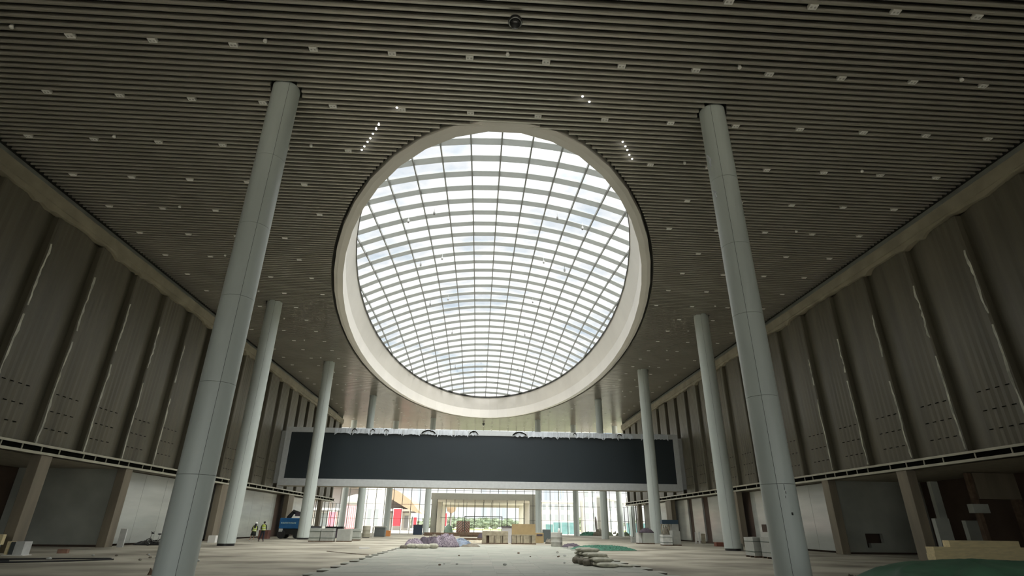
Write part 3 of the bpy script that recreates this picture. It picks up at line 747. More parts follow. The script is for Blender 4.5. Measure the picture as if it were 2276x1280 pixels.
# wooden crates in the centre
def crate_row(loc, w, d, h, top, posts, lab, mtop, mbody):
    root = empty('wooden_crate', loc); tag(root, lab, 'crate')
    b = MB(); b.box(-w/2, w/2, -d/2, d/2, h-top, h); b.build('top_board', mtop, root)
    for x0, x1 in posts:
        b = MB(); b.box(x0, x1, -d/2+.02, d/2-.02, .08, h-top); b.build('upright', mbody, root)
    b = MB(); b.box(-w/2, w/2, -d/2+.3, d/2, .08, h-top-.02); b.build('back_board', m_wood, root)
    b = MB(); b.box(-w/2-.02, w/2+.02, -d/2, d/2, 0, .09); b.build('sill', m_wood, root)
crate_row((1.05, 56.4, 0), 2.45, .9, 1.1, .38, [(-1.22, -.83), (-.55, -.12), (-.05, .05), (.1, .52), (.58, .68), (.75, 1.22)], 'long low crate of pale uprights with a tan board on top, centre of the hall', m_palewood, m_palewood)
crate_row((3.75, 56.1, 0), 2.25, .9, .82, .08, [(-1.12, -.75), (-.7, -.35), (-.3, -.1), (-.05, .48), (.52, .62), (.72, 1.1)], 'pale slatted crate carrying a large tan board, right of the low crate', m_palewood, m_palewood)
b = MB(); b.box(-1.14, 1.12, -.03, .03, 0, .92); tag(b.build('tan_board', m_ply2, loc=(3.75, 55.9, .82)), 'large flat tan board standing on the slatted crate in the centre', 'board')
root = empty('pale_cabinet', (2.35, 60, 0)); tag(root, 'pale box with a dark lid behind the gap between the two crates', 'cabinet')
b = MB(); b.box(-.5, .6, -.4, .4, 0, 1.42); b.build('body', mat('pale_lilac', (.55, .54, .54), .6), root); b = MB(); b.box(-.55, .65, -.45, .45, 1.42, 1.52); b.build('lid', m_clothd, root)
root = empty('cardboard_carton', (5.65, 60, 0)); tag(root, 'brown carton at the right end of the crates, open on top', 'box')
b = MB(); b.box(-.42, .42, -.35, .35, 0, .95); b.build('body', m_ply2, root, bevel=.02); b = MB(); b.box(-.3, .3, -.37, -.35, .66, .82); b.build('label_patch', m_clothd, root)
b = MB(); b.box(-.45, .4, -.35, .35, 0, 1.25); tag(b.build('grey_bin', mat('slate', (.10, .12, .12), .6), loc=(6.9, 64, 0), bevel=.03), 'dark slate grey bin behind the brown carton', 'bin')
blob('debris_heap', (6.6, 58.5, 0), .6, .5, .42, m_sackd, 'small heap of rubble between the brown carton and the pale drum', 'debris', 15, rough=.8)
# timber piles beyond
def timber(loc, L, n, lab, rot=0, m=m_wood, r=.06):
    root = empty('timber_pile', loc, rot); tag(root, lab, 'timber'); rng = random.Random(n)
    k = 0
    for lay in range(max(1, n//4)):
        for i in range(4):
            b = MB(); y = (i-1.5)*.28+rng.uniform(-.05, .05); dx_ = rng.uniform(-.3, .3)
            b.box(-L/2+dx_, L/2+dx_, y-.1, y+.1, lay*.12, lay*.12+.11); b.build('beam', m, root); k += 1
timber((-6.1, 92, 0), 5.2, 16, 'dark timber pile on the floor left of the chevron barrier')
timber((-1.1, 88, 0), 4.4, 20, 'dark timber pile in front of the chevron barrier')
timber((-1.7, 64, 0), 2.9, 4, 'pale brown planks lying behind the cloth pile', m=m_palewood)
timber((-.9, 68, 0), 2.2, 8, 'brown boards stacked left of the low crate', m=m_wood)
blob('debris_heap', (.2, 72, 0), .9, .7, .7, m_clothd, 'round heap of dark rags just left of the low crate', 'debris', 16)
blob('sawdust_heap', (-.7, 58, 0), 1.3, .8, .18, m_palewood, 'low pale heap of offcuts in front of the planks', 'debris', 17, rough=.8)

# desk with dark blue band, at the right
root = empty('blue_topped_stand', (19.3, 60.2, 0)); tag(root, 'pale stand with a dark blue band along its top right of the third right column', 'stand')
b = MB(); b.box(-.85, .85, -.35, .35, 1.92, 2.32); b.build('blue_band', mat('dark_blue_band', (.03, .06, .09), .5), root)
b = MB(); b.box(.15, .85, -.33, .33, 0, 1.92); b.build('side_panel', m_slab, root)
for x in (-.8, -.6, -.4, -.2, 0): b = MB(); b.box(x-.04, x+.04, .15, .25, .8, 1.92); b.build('slat', m_palewood, root)
b = MB(); b.box(-.85, .2, -.3, .3, 0, .8); b.build('lower_box', m_plaster, root)
blob('rubbish_bundle', (17.5, 56.0, .95), .38, .3, .42, m_sackd, 'dark crumpled rubbish on top of the white boxy stack', 'rubbish', 20, rough=.9, fs=5)
blob('rubbish_bundle', (16.9, 60.6, 1.05), .85, .45, .32, m_clothd, 'dark crumpled sacks on top of the grey slabs left of the third right column', 'rubbish', 21, rough=.7, fs=4)
# leaning boards right
for i, (x, y, w, h, mm, lab) in enumerate([(23.35, 64.0, .16, 1.15, m_white, 'white narrow board leaning by the right wall, leftmost'), (23.75, 64.0, .18, 1.15, m_white, 'second white narrow board leaning by the right wall'),
        (24.15, 63.9, .45, 1.0, m_palewood, 'wide pale wooden board leaning beside the white boards'), (23.7, 57.2, .25, .95, m_white, 'white board leaning near the second right column')]):
    b = MB(); b.box(-w/2, w/2, -.03, .03, 0, h); o = b.build('leaning_board', mm, loc=(x, y, 0)); o.rotation_euler.y = .06; tag(o, lab, 'board', 'boards leaning by the right wall')
b = MB(); b.box(-.35, .35, -.3, .3, 0, .35); tag(b.build('paint_bucket_box', mat('dull_red', (.22, .08, .05), .7), loc=(22.4, 55.6, 0)), 'small dull red box on the floor left of the second right column', 'box')
# left side small things
b = MB(); b.box(-.2, .2, -.05, .05, 0, 1.12); tag(b.build('leaning_board', m_slabw, loc=(-24.25, 41.0, 0)), 'narrow white board standing against the second pillar on the left', 'board')
b = MB(); b.box(-.3, .3, -.25, .25, 0, .55); tag(b.build('white_box', m_white, loc=(-23.1, 52, 0)), 'white box on the floor left of the second left column', 'box')
root = empty('open_box', (-23.2, 31.0, 0)); tag(root, 'grey and white box standing before the nearest pillar on the left', 'box')
b = MB(); b.box(-.15, .28, -.25, .25, 0, .62); b.build('body', m_slabw, root); b = MB(); b.box(-.4, -.16, -.2, .2, .03, .6); b.build('grey_slab', mat('slate2', (.07, .08, .08), .6), root)
b = MB(); b.box(-.58, -.44, -.2, .2, 0, .62); b.build('yellow_board', m_ply, root); b = MB(); b.box(-.6, .4, -.3, .3, 0, .03); b.build('sheet', m_white, root)
root = empty('yellow_panel', (-24.7, 31.3, 0)); tag(root, 'yellow board over a blue cloth at the left edge of the photo', 'board')
b = MB(); b.box(-.9, .3, -.1, .1, .45, .92); b.build('board', m_ply, root); b = MB(); b.box(-.9, .15, -.15, .15, 0, .45); b.build('blue_cloth', m_tarp, root)
def hose(pts, lab, r=.025):
    b = MB(); P = [Vector(p) for p in pts]; out = []
    for i in range(len(P)-1):
        for k in range(8):
            t = k/8; p0, p1, p2, p3 = P[max(0, i-1)], P[i], P[i+1], P[min(len(P)-1, i+2)]
            out.append(.5*((2*p1)+(-p0+p2)*t+(2*p0-5*p1+4*p2-p3)*t*t+(-p0+3*p1-3*p2+p3)*t**3))
    out.append(P[-1]); b.tube(out, r, 6); tag(b.build('hose', m_rubber, smooth=True), lab, 'hose')
hose([(-24, 27.2, .03), (-21, 27.6, .03), (-19.2, 28.2, .03), (-17.6, 28.6, .03), (-17.2, 28.3, .03)], 'black hose across the floor at the left, the far of two', .035)
hose([(-22, 25.0, .03), (-19.5, 25.7, .03), (-18.2, 26.6, .03), (-17.4, 27.4, .03), (-16.9, 28.0, .03)], 'black hose across the floor at the left, the near of two', .035)
hose([(-22.2, 26.3, .03), (-21.2, 26.9, .03), (-20.2, 26.4, .03), (-21.0, 25.9, .03), (-22.0, 26.2, .03)], 'black hose loop on the floor between the two long hoses', .03)
b = MB(); b.tube([(0, 0, 0), (.02, 0, .12), (-.02, 0, .2)], [.07, .05, .015], 6); tag(b.build('wood_stub', m_wood, loc=(-11.35, 20.6, 0)), 'small dark stub on the floor at the bottom edge left of the foreground column', 'debris')
rng = random.Random(4)
for i in range(14):
    x, y = rng.uniform(-3.5, 5), rng.uniform(24, 40); s_ = rng.uniform(.04, .1)
    b = MB(); b.lathe([(s_*.6, 0), (s_, s_*.4), (s_*.5, s_*.9)], 7); o = b.build('rubble_bit', m_wood if i % 2 else m_slab, loc=(x, y, .073)); tag(o, 'small bit of rubble lying on the tile paving', 'debris', 'rubble bits on the paving')
for i in range(10):
    x, y = rng.uniform(-20, -13), rng.uniform(26, 34); s_ = rng.uniform(.05, .14)
    b = MB(); b.lathe([(s_*.6, 0), (s_, s_*.4), (s_*.5, s_*.9)], 7); o = b.build('rubble_bit', m_sackd if i % 2 else m_slab, loc=(x, y, 0)); tag(o, 'small bit of rubble on the concrete floor near the hoses', 'debris', 'rubble bits near the hoses')
b = MB(); b.box(-.22, .22, -.18, .18, 0, .2); tag(b.build('brick_block', mat('brick', (.28, .16, .11), .8, var=.3), loc=(-22.6, 33.2, 0), rotz=.3), 'reddish brown block on the floor before the grey end wall at left', 'block')

# foreground right: green tarp mound and plywood stack
blob('green_tarp_mound', (10.35, 12.8, 0), 3.5, 1.9, 1.08, m_gtarp, 'large dark green tarpaulin mound at the bottom right of the photo', 'tarpaulin', 31, rough=.06, fs=.7, n=96, nr=30)
blob('debris_heap', (10.6, 17.6, 0), .45, .35, .2, m_sackd, 'brown twiggy debris at the left end of the green tarpaulin', 'debris', 32, rough=1.2, fs=6)
root = empty('plywood_stack', (23.3, 27.0, 0), 0.0); tag(root, 'stack of yellow plywood sheets behind the green tarpaulin', 'plywood')
for i in range(3):
    b = MB(); dx_ = random.uniform(-.02, .02)
    b.box(-2.65+dx_, 3.2+dx_, -.25, .25, .1+i*.27, .1+i*.27+.268); b.build('sheet', m_ply, root)
b = MB(); b.box(-1.75, 1.72, -.2, .2, .91, 1.19); b.build('upper_bundle', m_ply, root)
b = MB(); b.box(-2.4, -2.2, -.25, .25, 0, .1); b.box(2.1, 2.3, -.25, .25, 0, .1); b.box(-.1, .1, -.25, .25, 0, .1); b.build('bearer', m_wood, root)
# things in the dark recess at right
for x, y, w, h, lab in [(28.2, 35, .9, 2.3, 'tall grey panel standing in the dark right recess, left one'), (30.3, 35, 1.2, 2.2, 'wide grey panel standing in the dark right recess, right one'), (29.6, 36.5, .5, 4.6, 'slim tall post in the dark right recess')]:
    b = MB(); b.box(-w/2, w/2, -.15, .15, 0, h); tag(b.build('grey_sheet', m_plaster, loc=(x, y, 0)), lab, 'panel')
root = empty('recess_shelf', (31.0, 33.5, 0)); tag(root, 'dark stepped timber frame deep in the right recess', 'frame')
b = MB(); b.box(-1.3, 1.4, -.2, .2, 3.4, 4.9); b.build('upper_board', m_pillar, root); b = MB(); b.box(-1.9, -.9, -.2, .2, 2.6, 3.1); b.build('lower_board', m_plaster, root); b = MB(); b.box(1.0, 1.3, -.2, .2, 0, 3.4); b.build('post', m_wood, root); b = MB(); b.box(-1.6, -1.35, -.15, .15, 0, 4.9); b.build('post', m_wood, root)

# ------------------------------------------------------------------ blue boom machine
bm = empty('lift_machine', (-21.35, 67.4, 0)); tag(bm, 'blue aerial lift machine with pale lettering parked at the left wall behind a column', 'machine')
b = MB(); b.box(-1.25, 1.25, -.8, .8, 1.0, 2.1); b.build('body', m_blue, bm, bevel=.08)
b = MB(); b.box(-1.05, 1.05, -.7, .7, .42, 1.0); b.build('chassis', m_black, bm, bevel=.04)
for x in (-.85, .85):
    for y in (-.75, .75):
        b = MB(); b.tube([(x, y-.14, .42), (x, y+.14, .42)], .42, 24); b.build('wheel', m_rubber, bm)
        
b = MB(); b.tube([(-.6, 0, 2.05), (-.1, 0, 2.75), (.9, 0, 2.45), (1.6, 0, 2.2)], [.28, .24, .2, .15], 8); b.build('boom', m_black, bm)
b = MB(); b.box(.2, .75, -.35, .35, 2.3, 2.7); b.build('control_box', m_clothd, bm)
rng = random.Random(2); b = MB(); x = -1.05
while x < .5:
    w = rng.uniform(.05, .1); b.box(x, x+w, -.815, -.8, 1.52, 1.67); 
    if rng.random() < .6: b.box(x, x+w+.05, -.815, -.8, 1.64 if rng.random() < .5 else 1.52, 1.67 if rng.random() < .5 else 1.55)
    x += w+.05
b.build('lettering', mat('pale_letter', (.45, .65, .66), .5), bm)
b = MB(); b.box(-1.15, -.75, -.9, -.8, .7, 1.0); b.build('bracket', m_slabw, bm)
b = MB(); b.tube([(2.0, 0, 1.05), (3.1, .2, 1.0)], .28, 8); b.build('boom_tip', m_black, bm)
root = empty('platform_basket', (-18.2, 72.5, 0)); tag(root, 'dark lift basket with a white rail seen right of the third left column', 'lift basket')
b = MB(); b.box(-.6, 1.4, -.5, .5, .9, 1.25); b.build('basket_floor', m_black, root)
b = MB(); b.tube([(-.6, -.5, 1.2), (-.5, -.5, 2.2), (.2, -.5, 2.2), (.3, -.5, 1.25)], .03, 6); b.build('rail', m_steel, root)
b = MB(); b.box(-.5, 1.2, -.4, .4, 0, .9); b.build('base', m_clothd, root)
b = MB(); b.box(-.5, .5, -.4, .4, 0, .85); tag(b.build('red_brown_crate', mat('rust', (.16, .07, .055), .8, var=.3), loc=(-23.6, 65.5, 0)), 'rusty red crate between the workers and the blue machine', 'crate')

# ------------------------------------------------------------------ moped
mp = empty('folding_bicycle', (-23.75, 44.2, 0), .1); tag(mp, 'small dark bicycle leaning by the glossy panel left of the foreground column', 'bicycle')
for x in (-.42, .42):
    b = MB(); b.torus((x, 0, .24), .21, .03, 'y', 22); w_ = b.build('wheel', m_rubber, mp, smooth=True)
    b = MB()
    for k in range(4): a = k*PI/4; b.tube([(x-.2*math.cos(a), 0, .24-.2*math.sin(a)), (x+.2*math.cos(a), 0, .24+.2*math.sin(a))], .006, 4)
    b.build('spokes', m_steel, w_)
b = MB(); b.tube([(-.42, 0, .24), (-.30, 0, .85)], .025, 8); b.tube([(-.34, 0, .5), (-.15, 0, .3), (.15, 0, .27), (.42, 0, .24)], .03, 8); b.tube([(.15, 0, .27), (.2, 0, .72)], .022, 8); b.build('frame', m_steel, mp, smooth=True)
b = MB(); b.lathe([(.05, .72), (.12, .74), (.13, .78), (.05, .81)], 14, c=(.2, 0, 0)); b.build('saddle', m_black, mp, smooth=True)
b = MB(); b.tube([(-.3, -.25, .92), (-.3, 0, .86), (-.3, .25, .92)], .018, 8); b.tube([(-.36, 0, .84), (-.2, 0, .80)], .05, 8); b.build('handlebar', m_black, mp, smooth=True)
blob('cable_heap', (-24.6, 45.3, 0), 1.3, .5, .22, m_black, 'low black heap of cable on the floor behind the bicycle', 'cable', 41, rough=.8)

# ------------------------------------------------------------------ people
def skin_body(name, m, nodes, edges, parent, sub=2):
    me = bpy.data.meshes.new(name); me.from_pydata([n[0] for n in nodes], edges, []); me.materials.append(m)
    o = bpy.data.objects.new(name, me); COL.objects.link(o); o.parent = parent
    sk = o.modifiers.new('skin', 'SKIN'); sk.use_smooth_shade = True
    lay = me.skin_vertices[0].data if me.skin_vertices else None
    if lay is None:
        bmm = bmesh.new(); bmm.from_mesh(me); bmm.verts.layers.skin.verify(); bmm.to_mesh(me); bmm.free(); lay = me.skin_vertices[0].data
    for i, nd in enumerate(nodes):
        r = nd[1]; lay[i].radius = (r, r) if not isinstance(r, tuple) else r; lay[i].use_root = (i == 0)
    ss = o.modifiers.new('subdiv', 'SUBSURF'); ss.levels = sub; ss.render_levels = sub
    return o
def person(loc, rot, lab, skirt, hat):
    """1.68 m figure seen from behind; local -Y faces the camera, the figure looks to +Y."""
    root = empty('person', loc, rot); tag(root, lab, 'person')
    legm = m_cloth_n if not skirt else m_skin
    fl = .17 if not skirt else .10
    nodes = [((0, 0, .93), (.145, .10)), ((0, 0, 1.10), (.125, .09)), ((0, .0, 1.30), (.155, .095)), ((0, .0, 1.40), (.10, .075)), ((0, .01, 1.47), (.048, .048)), ((0, .03, 1.53), (.06, .065)), ((0, .03, 1.60), (.078, .09)), ((0, .02, 1.67), (.05, .06)),
             ((-.09, 0, .86), .085), ((-.10-fl*.3, -.02, .48), .056), ((-.11-fl, -.04, .09), .038), ((-.12-fl, .05, .035), .036), ((-.125-fl, .13, .03), .026),
             ((.09, 0, .86), .085), ((.10, .03, .48), .056), ((.105, 0, .09), .038), ((.11, .09, .035), .036), ((.115, .17, .03), .026),
             ((-.19, 0, 1.37), .052), ((-.25, -.02, 1.12), .042), ((-.24, .06, .88), .032), ((-.235, .09, .80), (.034, .018)),
             ((.19, 0, 1.37), .052), ((.26, -.02, 1.12), .042), ((.20, .14, .98), .032), ((.15, .20, .97), (.034, .018))]
    edges = [(0, 1), (1, 2), (2, 3), (3, 4), (4, 5), (5, 6), (6, 7), (0, 8), (8, 9), (9, 10), (10, 11), (11, 12), (0, 13), (13, 14), (14, 15), (15, 16), (16, 17), (3, 18), (18, 19), (19, 20), (20, 21), (3, 22), (22, 23), (23, 24), (24, 25)]
    # five fingers on each hand
    for base, bx_, by_, bz_, dirv in ((21, -.235, .09, .80, (0, .02, -.085)), (25, .15, .20, .97, (-.07, .05, -.01))):
        for q in range(4):
            off = (q-1.5)*.017; ln = (.8, 1, .95, .75)[q]
            i = len(nodes); 
            if base == 21: nodes.append(((bx_, by_+off, bz_-.03), .009)); nodes.append(((bx_+.012, by_+off*1.3+.01, bz_-.03-.07*ln), .0075))
            else: nodes.append(((bx_-.03, by_+.02, bz_+off), .009)); nodes.append(((bx_-.03-.06*ln, by_+.04, bz_+off*1.2-.01), .0075))
            edges += [(base, i), (i, i+1)]
        i = len(nodes); nodes.append(((bx_+.01, by_+.045, bz_-.02), .010)); edges.append((base, i))
    body = skin_body('body', m_skin, nodes, edges, root)
    # clothes
    tm = m_cloth_b
    torso = [((0, 0, .95), (.17, .125)), ((0, 0, 1.12), (.15, .115)), ((0, 0, 1.31), (.18, .12)), ((0, 0, 1.41), (.12, .09)), ((-.19, 0, 1.37), .066), ((-.25, -.02, 1.12), .054), ((-.243, .05, .93), .043), ((.19, 0, 1.37), .066), ((.26, -.02, 1.12), .054), ((.215, .11, .995), .043)]
    skin_body('shirt', tm, torso, [(0, 1), (1, 2), (2, 3), (3, 4), (4, 5), (5, 6), (3, 7), (7, 8), (8, 9)], root)
    b = MB()     # sleeveless vest
    def ring(z, rx, ry, n=20): return [(rx*math.cos(2*PI*j/n), ry*math.sin(2*PI*j/n), z) for j in range(n)]
    def loft(b, rings, m=0):
        n = len(rings[0]); i0 = len(b.v)
        for R_ in rings: b.v += R_
        for k in range(len(rings)-1):
            for j in range(n): b.f.append((i0+k*n+j, i0+k*n+(j+1) % n, i0+(k+1)*n+(j+1) % n, i0+(k+1)*n+j)); b.m.append(m)
    loft(b, [ring(.93, .205, .15), ring(1.1, .185, .14), ring(1.28, .21, .148), ring(1.38, .19, .13), ring(1.45, .10, .085)])
    v = b.build('vest', m_vest_y, root, smooth=True)
    b = MB()
    loft(b, [ring(.99, .205, .153), ring(1.04, .199, .151)]); loft(b, [ring(1.17, .199, .149), ring(1.21, .206, .152)])
    b.build('reflective_strip', m_refl, v, smooth=True)
    if skirt:
        b = MB(); loft(b, [ring(.96, .17, .14), ring(.80, .22, .18), ring(.52, .27, .23), ring(.515, .24, .2)]); b.build('skirt', m_cloth_b, root, smooth=True)
    else:
        pn = [((0, 0, .92), (.18, .14)), ((-.09, 0, .84), .105), ((-.10-fl*.3, -.02, .48), .078), ((-.11-fl, -.04, .10), .066), ((.09, 0, .84), .105), ((.10, .03, .48), .078), ((.105, 0, .10), .066)]
        pn.append(((0, 0, 1.02), (.16, .12))); skin_body('trousers', m_cloth_n, pn, [(0, 1), (1, 2), (2, 3), (0, 4), (4, 5), (5, 6), (0, 7)], root)
    for x, yy in ((-.12-fl, .04), (.11, .08)):
        b = MB(); P = []
        for j in range(14): a = 2*PI*j/14; P.append((x+.05*math.cos(a), yy+.14*math.sin(a)))
        b.v = [(p[0], p[1], 0) for p in P]+[(p[0], p[1], .05) for p in P]+[((p[0]-x)*.6+x, (p[1]-yy)*.6+yy-.03, .10) for p in P]
        for k in range(2):
            for j in range(14): b.f.append((k*14+j, k*14+(j+1) % 14, (k+1)*14+(j+1) % 14, (k+1)*14+j)); b.m.append(0)
        b.f.append(tuple(range(13, -1, -1))); b.m.append(0); b.f.append(tuple(28+j for j in range(14))); b.m.append(0)
        b.build('shoe', m_black if not skirt else m_slabw, root, smooth=True)
    # hair, ears, face
    b = MB(); n = 16
    def hring(z, rx, ry, y0): return [(rx*math.cos(2*PI*j/n), y0+ry*math.sin(2*PI*j/n), z) for j in range(n)]
    if skirt: loft(b, [hring(1.22, .10, .03, -.12), hring(1.35, .115, .05, -.10), hring(1.48, .10, .07, -.06), hring(1.58, .098, .10, -.005), hring(1.66, .085, .10, .01), hring(1.70, .03, .04, .01)])
    else: loft(b, [hring(1.53, .07, .06, -.02), hring(1.58, .09, .09, -.01), hring(1.64, .09, .105, .01), hring(1.69, .065, .08, .015), hring(1.71, .02, .03, .015)])
    b.build('hair', m_hair, root, smooth=True)
    b = MB()
    for s_ in (-1, 1): b.lathe([(.008, -.03), (.018, 0), (.008, .03)], 8, c=(s_*.088, .03, 1.585))
    b.build('ear', m_skin, body, smooth=True)
    b = MB(); b.lathe([(.012, -.02), (.014, -.01), (.005, .03)], 8, c=(0, .125, 1.585)); b.build('nose', m_skin, body, smooth=True)
    b = MB()
    for s_ in (-1, 1): b.lathe([(.004, -.008), (.011, 0), (.004, .008)], 8, c=(s_*.032, .108, 1.61))
    b.build('eye', m_black, body, smooth=True)
    b = MB(); b.box(-.022, .022, .105, .117, 1.545, 1.552); b.build('mouth', mat('lips', (.35, .12, .1), .6), body)
    if hat:
        b = MB(); b.lathe([(.145, 1.645), (.115, 1.65), (.112, 1.70), (.085, 1.755), (.03, 1.78)], 20, c=(0, .02, 0)); b.build('helmet', m_white, root, smooth=True)
    return root
p1 = person((-21.45, 56.3, 0), .12, 'person in a white helmet, yellow green vest and black skirt walking by the left wall', True, True)
p1.rotation_euler.y = .10; p1.scale = (.93, .93, .93)
person((-20.65, 56.6, 0), -.1, 'bareheaded person in a yellow green vest and dark trousers standing legs apart', False, False)

# ------------------------------------------------------------------ outdoors
b = MB(); b.box(-220, 220, 113.3, 420, -.35, -.05); b.box(-220, -33, -60, 113.3, -.35, -.05); b.box(33, 220, -60, 113.3, -.35, -.05); b.box(-33, 33, -60, -16.3, -.35, -.05)
o = b.build('ground', m_ground); struct(o)
b = MB(); b.box(-13, 90, 195, 255, -.05, .12); tag(b.build('green_field', m_grass), 'flat green field stretching away beyond the forecourt', 'field')
def tree(x, y, h, r, lab, seed):
    root = empty('tree', (x, y, 0)); tag(root, lab, 'tree', 'trees on the horizon')
    b = MB(); b.tube([(0, 0, 0), (0, 0, h*.5)], .25, 8); b.build('trunk', m_trunk, root)
    bmm = bmesh.new(); bmesh.ops.create_icosphere(bmm, subdivisions=4, radius=r)
    for v in bmm.verts:
        k = 1+.5*nz3(v.co.x*.8+seed, v.co.y*.8, v.co.z*.8)+.3*nz3(v.co.x*2.6, v.co.y*2.6+seed, v.co.z*2.6); v.co = Vector((v.co.x*k*1.35, v.co.y*k, v.co.z*k*h/r*.46+h*.5))
    me = bpy.data.meshes.new('crown'); bmm.to_mesh(me); bmm.free(); me.materials.append(m_tree); o = bpy.data.objects.new('crown', me); COL.objects.link(o); o.parent = root
rng = random.Random(8)
for i in range(30):
    x = -70+i*5.2+rng.uniform(-.4, .4); tree(x, 262+(i%2)*15, rng.uniform(3.6, 5.0), 2.4, 'low green tree in the tree line on the horizon beyond the field', i)

# left building with red banners and swooping tan roof
lb = empty('left_building', (-30, 170, 0)); tag(lb, 'grey and white building with a swooping tan roof seen through the glass on the left', 'building')
b = MB(); b.box(-30, 8.0, 3, 20, 0, 5.0); b.build('wall', m_bld, lb)
b = MB()
roofp = [(-30, 16), (-14, 15.5), (-4, 13.5), (2, 11.8), (6.5, 10.2), (10.0, 7.9), (12.2, 5.4), (13.6, 4.3), (12.0, 4.6), (8.5, 6.0), (4.0, 8.4), (-2, 10.6), (-14, 12.2), (-30, 12.8)]
K = len(roofp); i0 = 0; b.v = [(x, -2, z) for x, z in roofp]+[(x, 20, z) for x, z in roofp]
for k in range(K): b.f.append((k, (k+1) % K, K+(k+1) % K, K+k)); b.m.append(0)
for k in range(6): b.f.append((k, k+1, K-2-k, K-1-k)); b.m.append(0); b.f.append((K+k, K+K-1-k, K+K-2-k, K+k+1)); b.m.append(0)
b.f.append((6, 7, 7)) if False else None
b.build('roof', m_tanroof, lb)
b = MB(); b.v = [(x, 1.5, z) for x, z in ((-30, 12.9), (-2, 10.5), (4, 8.3), (8.5, 5.9), (11.5, 4.7), (11.5, 4.6), (-30, 4.6))]+[(x, 2.2, z) for x, z in ((-30, 12.9), (-2, 10.5), (4, 8.3), (8.5, 5.9), (11.5, 4.7), (11.5, 4.6), (-30, 4.6))]
b.f = [tuple(range(6, -1, -1)), tuple(range(7, 14))]+[(k, (k+1) % 7, 7+(k+1) % 7, 7+k) for k in range(7)]; b.m = [0]*len(b.f); b.build('fascia', m_greyroof, lb)
for x in (-12, -8, -4, 1.0, 3.2, 7.5, 9.8): b = MB(); b.box(x-.2, x+.2, 0, .6, 0, 5.2); b.build('post', m_bld, lb)
b = MB(); b.box(-30, 12, -.4, 3, 5.0, 5.6); b.build('eave', m_white, lb)
for x0, x1, z0, z1 in ((8.1, 9.3, .6, 3.9), (10.2, 11.4, .6, 3.6), (-16, -13, .8, 4.2), (-9.5, -6, .8, 4.2)): b = MB(); b.box(x0, x1, 2.8, 3.05, z0, z1); b.build('window', m_bldw, lb)
def banner(x, y, z0, w, h, m, lab):
    root = empty('banner', (x, y, 0)); tag(root, lab, 'banner')
    b = MB(); b.box(-w/2, w/2, -.06, .06, z0, z0+h); b.build('cloth', m, root); b = MB(); b.box(-w/2-.12, w/2+.12, -.1, .1, z0+h, z0+h+.12); b.box(-w/2-.1, -w/2, -.08, .08, 0, z0+h); b.box(w/2, w/2+.1, -.08, .08, 0, z0+h); b.build('frame', m_white, root)
banner(-23.45, 168.5, 1.1, 2.3, 4.5, m_red, 'large bright red banner seen through the glass between two left columns')
banner(-18.35, 168.5, 1.0, .9, 2.4, m_red, 'narrow dark red banner to the right of the large red one')
banner(-10.5, 168.5, 1.3, 2.3, 3.3, m_red, 'red banner seen inside the left edge of the central portal')
banner(-37.3, 150, .6, 1.8, 3.6, m_pink, 'pink banner at the far left behind the glass')
# pink ribbed block
root = empty('ribbed_block', (-34.0, 158, 0)); tag(root, 'low block with pink vertical ribs seen behind the glass at left', 'building')
b = MB(); b.box(-2.2, 2.2, 0, 5, 0, 6.0); b.build('wall', m_pinkrib, root)
for k in range(9): b = MB(); b.box(-2.1+k*.5, -1.98+k*.5, -.12, 0, .6, 5.9); b.build('rib', m_white, root)
b = MB(); b.lathe([(3.0, 6.0), (2.9, 7.4), (2.2, 8.4), (.2, 9.0)], 20, c=(0, 3, 0)); b.build('roof', m_slab, root, smooth=True)
root = empty('white_hall', (-27.2, 148, 0)); tag(root, 'tall pale glazed facade behind the columns on the left', 'building')
b = MB(); b.box(-3.5, 3.2, 0, 5, 0, 11); b.build('wall', m_bld, root)
for x in (-2.2, -.5, 1.3): b = MB(); b.box(x-.45, x+.45, -.05, .05, 1.2, 5); b.build('window', m_bldw, root)
for x in (-3.2, -1.4, .4, 2.4): b = MB(); b.box(x-.15, x+.15, -.3, 0, 0, 11); b.build('post', m_white, root)
# round tan volume in the portal
root = empty('tan_canopy', (-8.4, 172, 0)); tag(root, 'rounded tan canopy above the red banner in the portal', 'canopy')
b = MB(); b.lathe([(.3, 4.7), (1.2, 5.2), (1.5, 6.4), (1.5, 8.5)], 20); b.build('bowl', m_tanroof, root, smooth=True)
b = MB(); b.lathe([(.25, 0), (.25, 4.75)], 12); b.build('post', m_greyroof, root)
# right buildings
def block(name, x, y, w, d, h, lab, m=m_bld, nw=6, nf=3, tower=False):
    root = empty(name, (x, y, 0)); tag(root, lab, 'building')
    b = MB(); b.box(-w/2, w/2, 0, d, 0, h); b.build('wall', m, root); b = MB(); b.box(-w/2-.2, w/2+.2, -.3, d+.2, h, h+.35); b.build('cornice', m_white, root)
    for f_ in range(nf):
        for k in range(nw):
            xx = -w/2+w*(k+.5)/nw; zz = h*(f_+.25)/nf; b = MB(); b.box(xx-w/nw*.28, xx+w/nw*.28, -.04, .06, zz, zz+h/nf*.55); b.build('window', m_bldw, root)
    return root
block('pale_building', 20.5, 150, 9.5, 8, 7.2, 'pale building with rows of dark windows behind the teal fence', nw=6, nf=3)
block('stair_tower', 28.0, 147, 3.4, 5, 13, 'tall pale tower block behind the glass on the right', nw=2, nf=5)
rb = block('pale_wing', 34.5, 146, 7.5, 8, 8.4, 'pale wing with a sloping roof at the far right behind the glass', nw=5, nf=2)
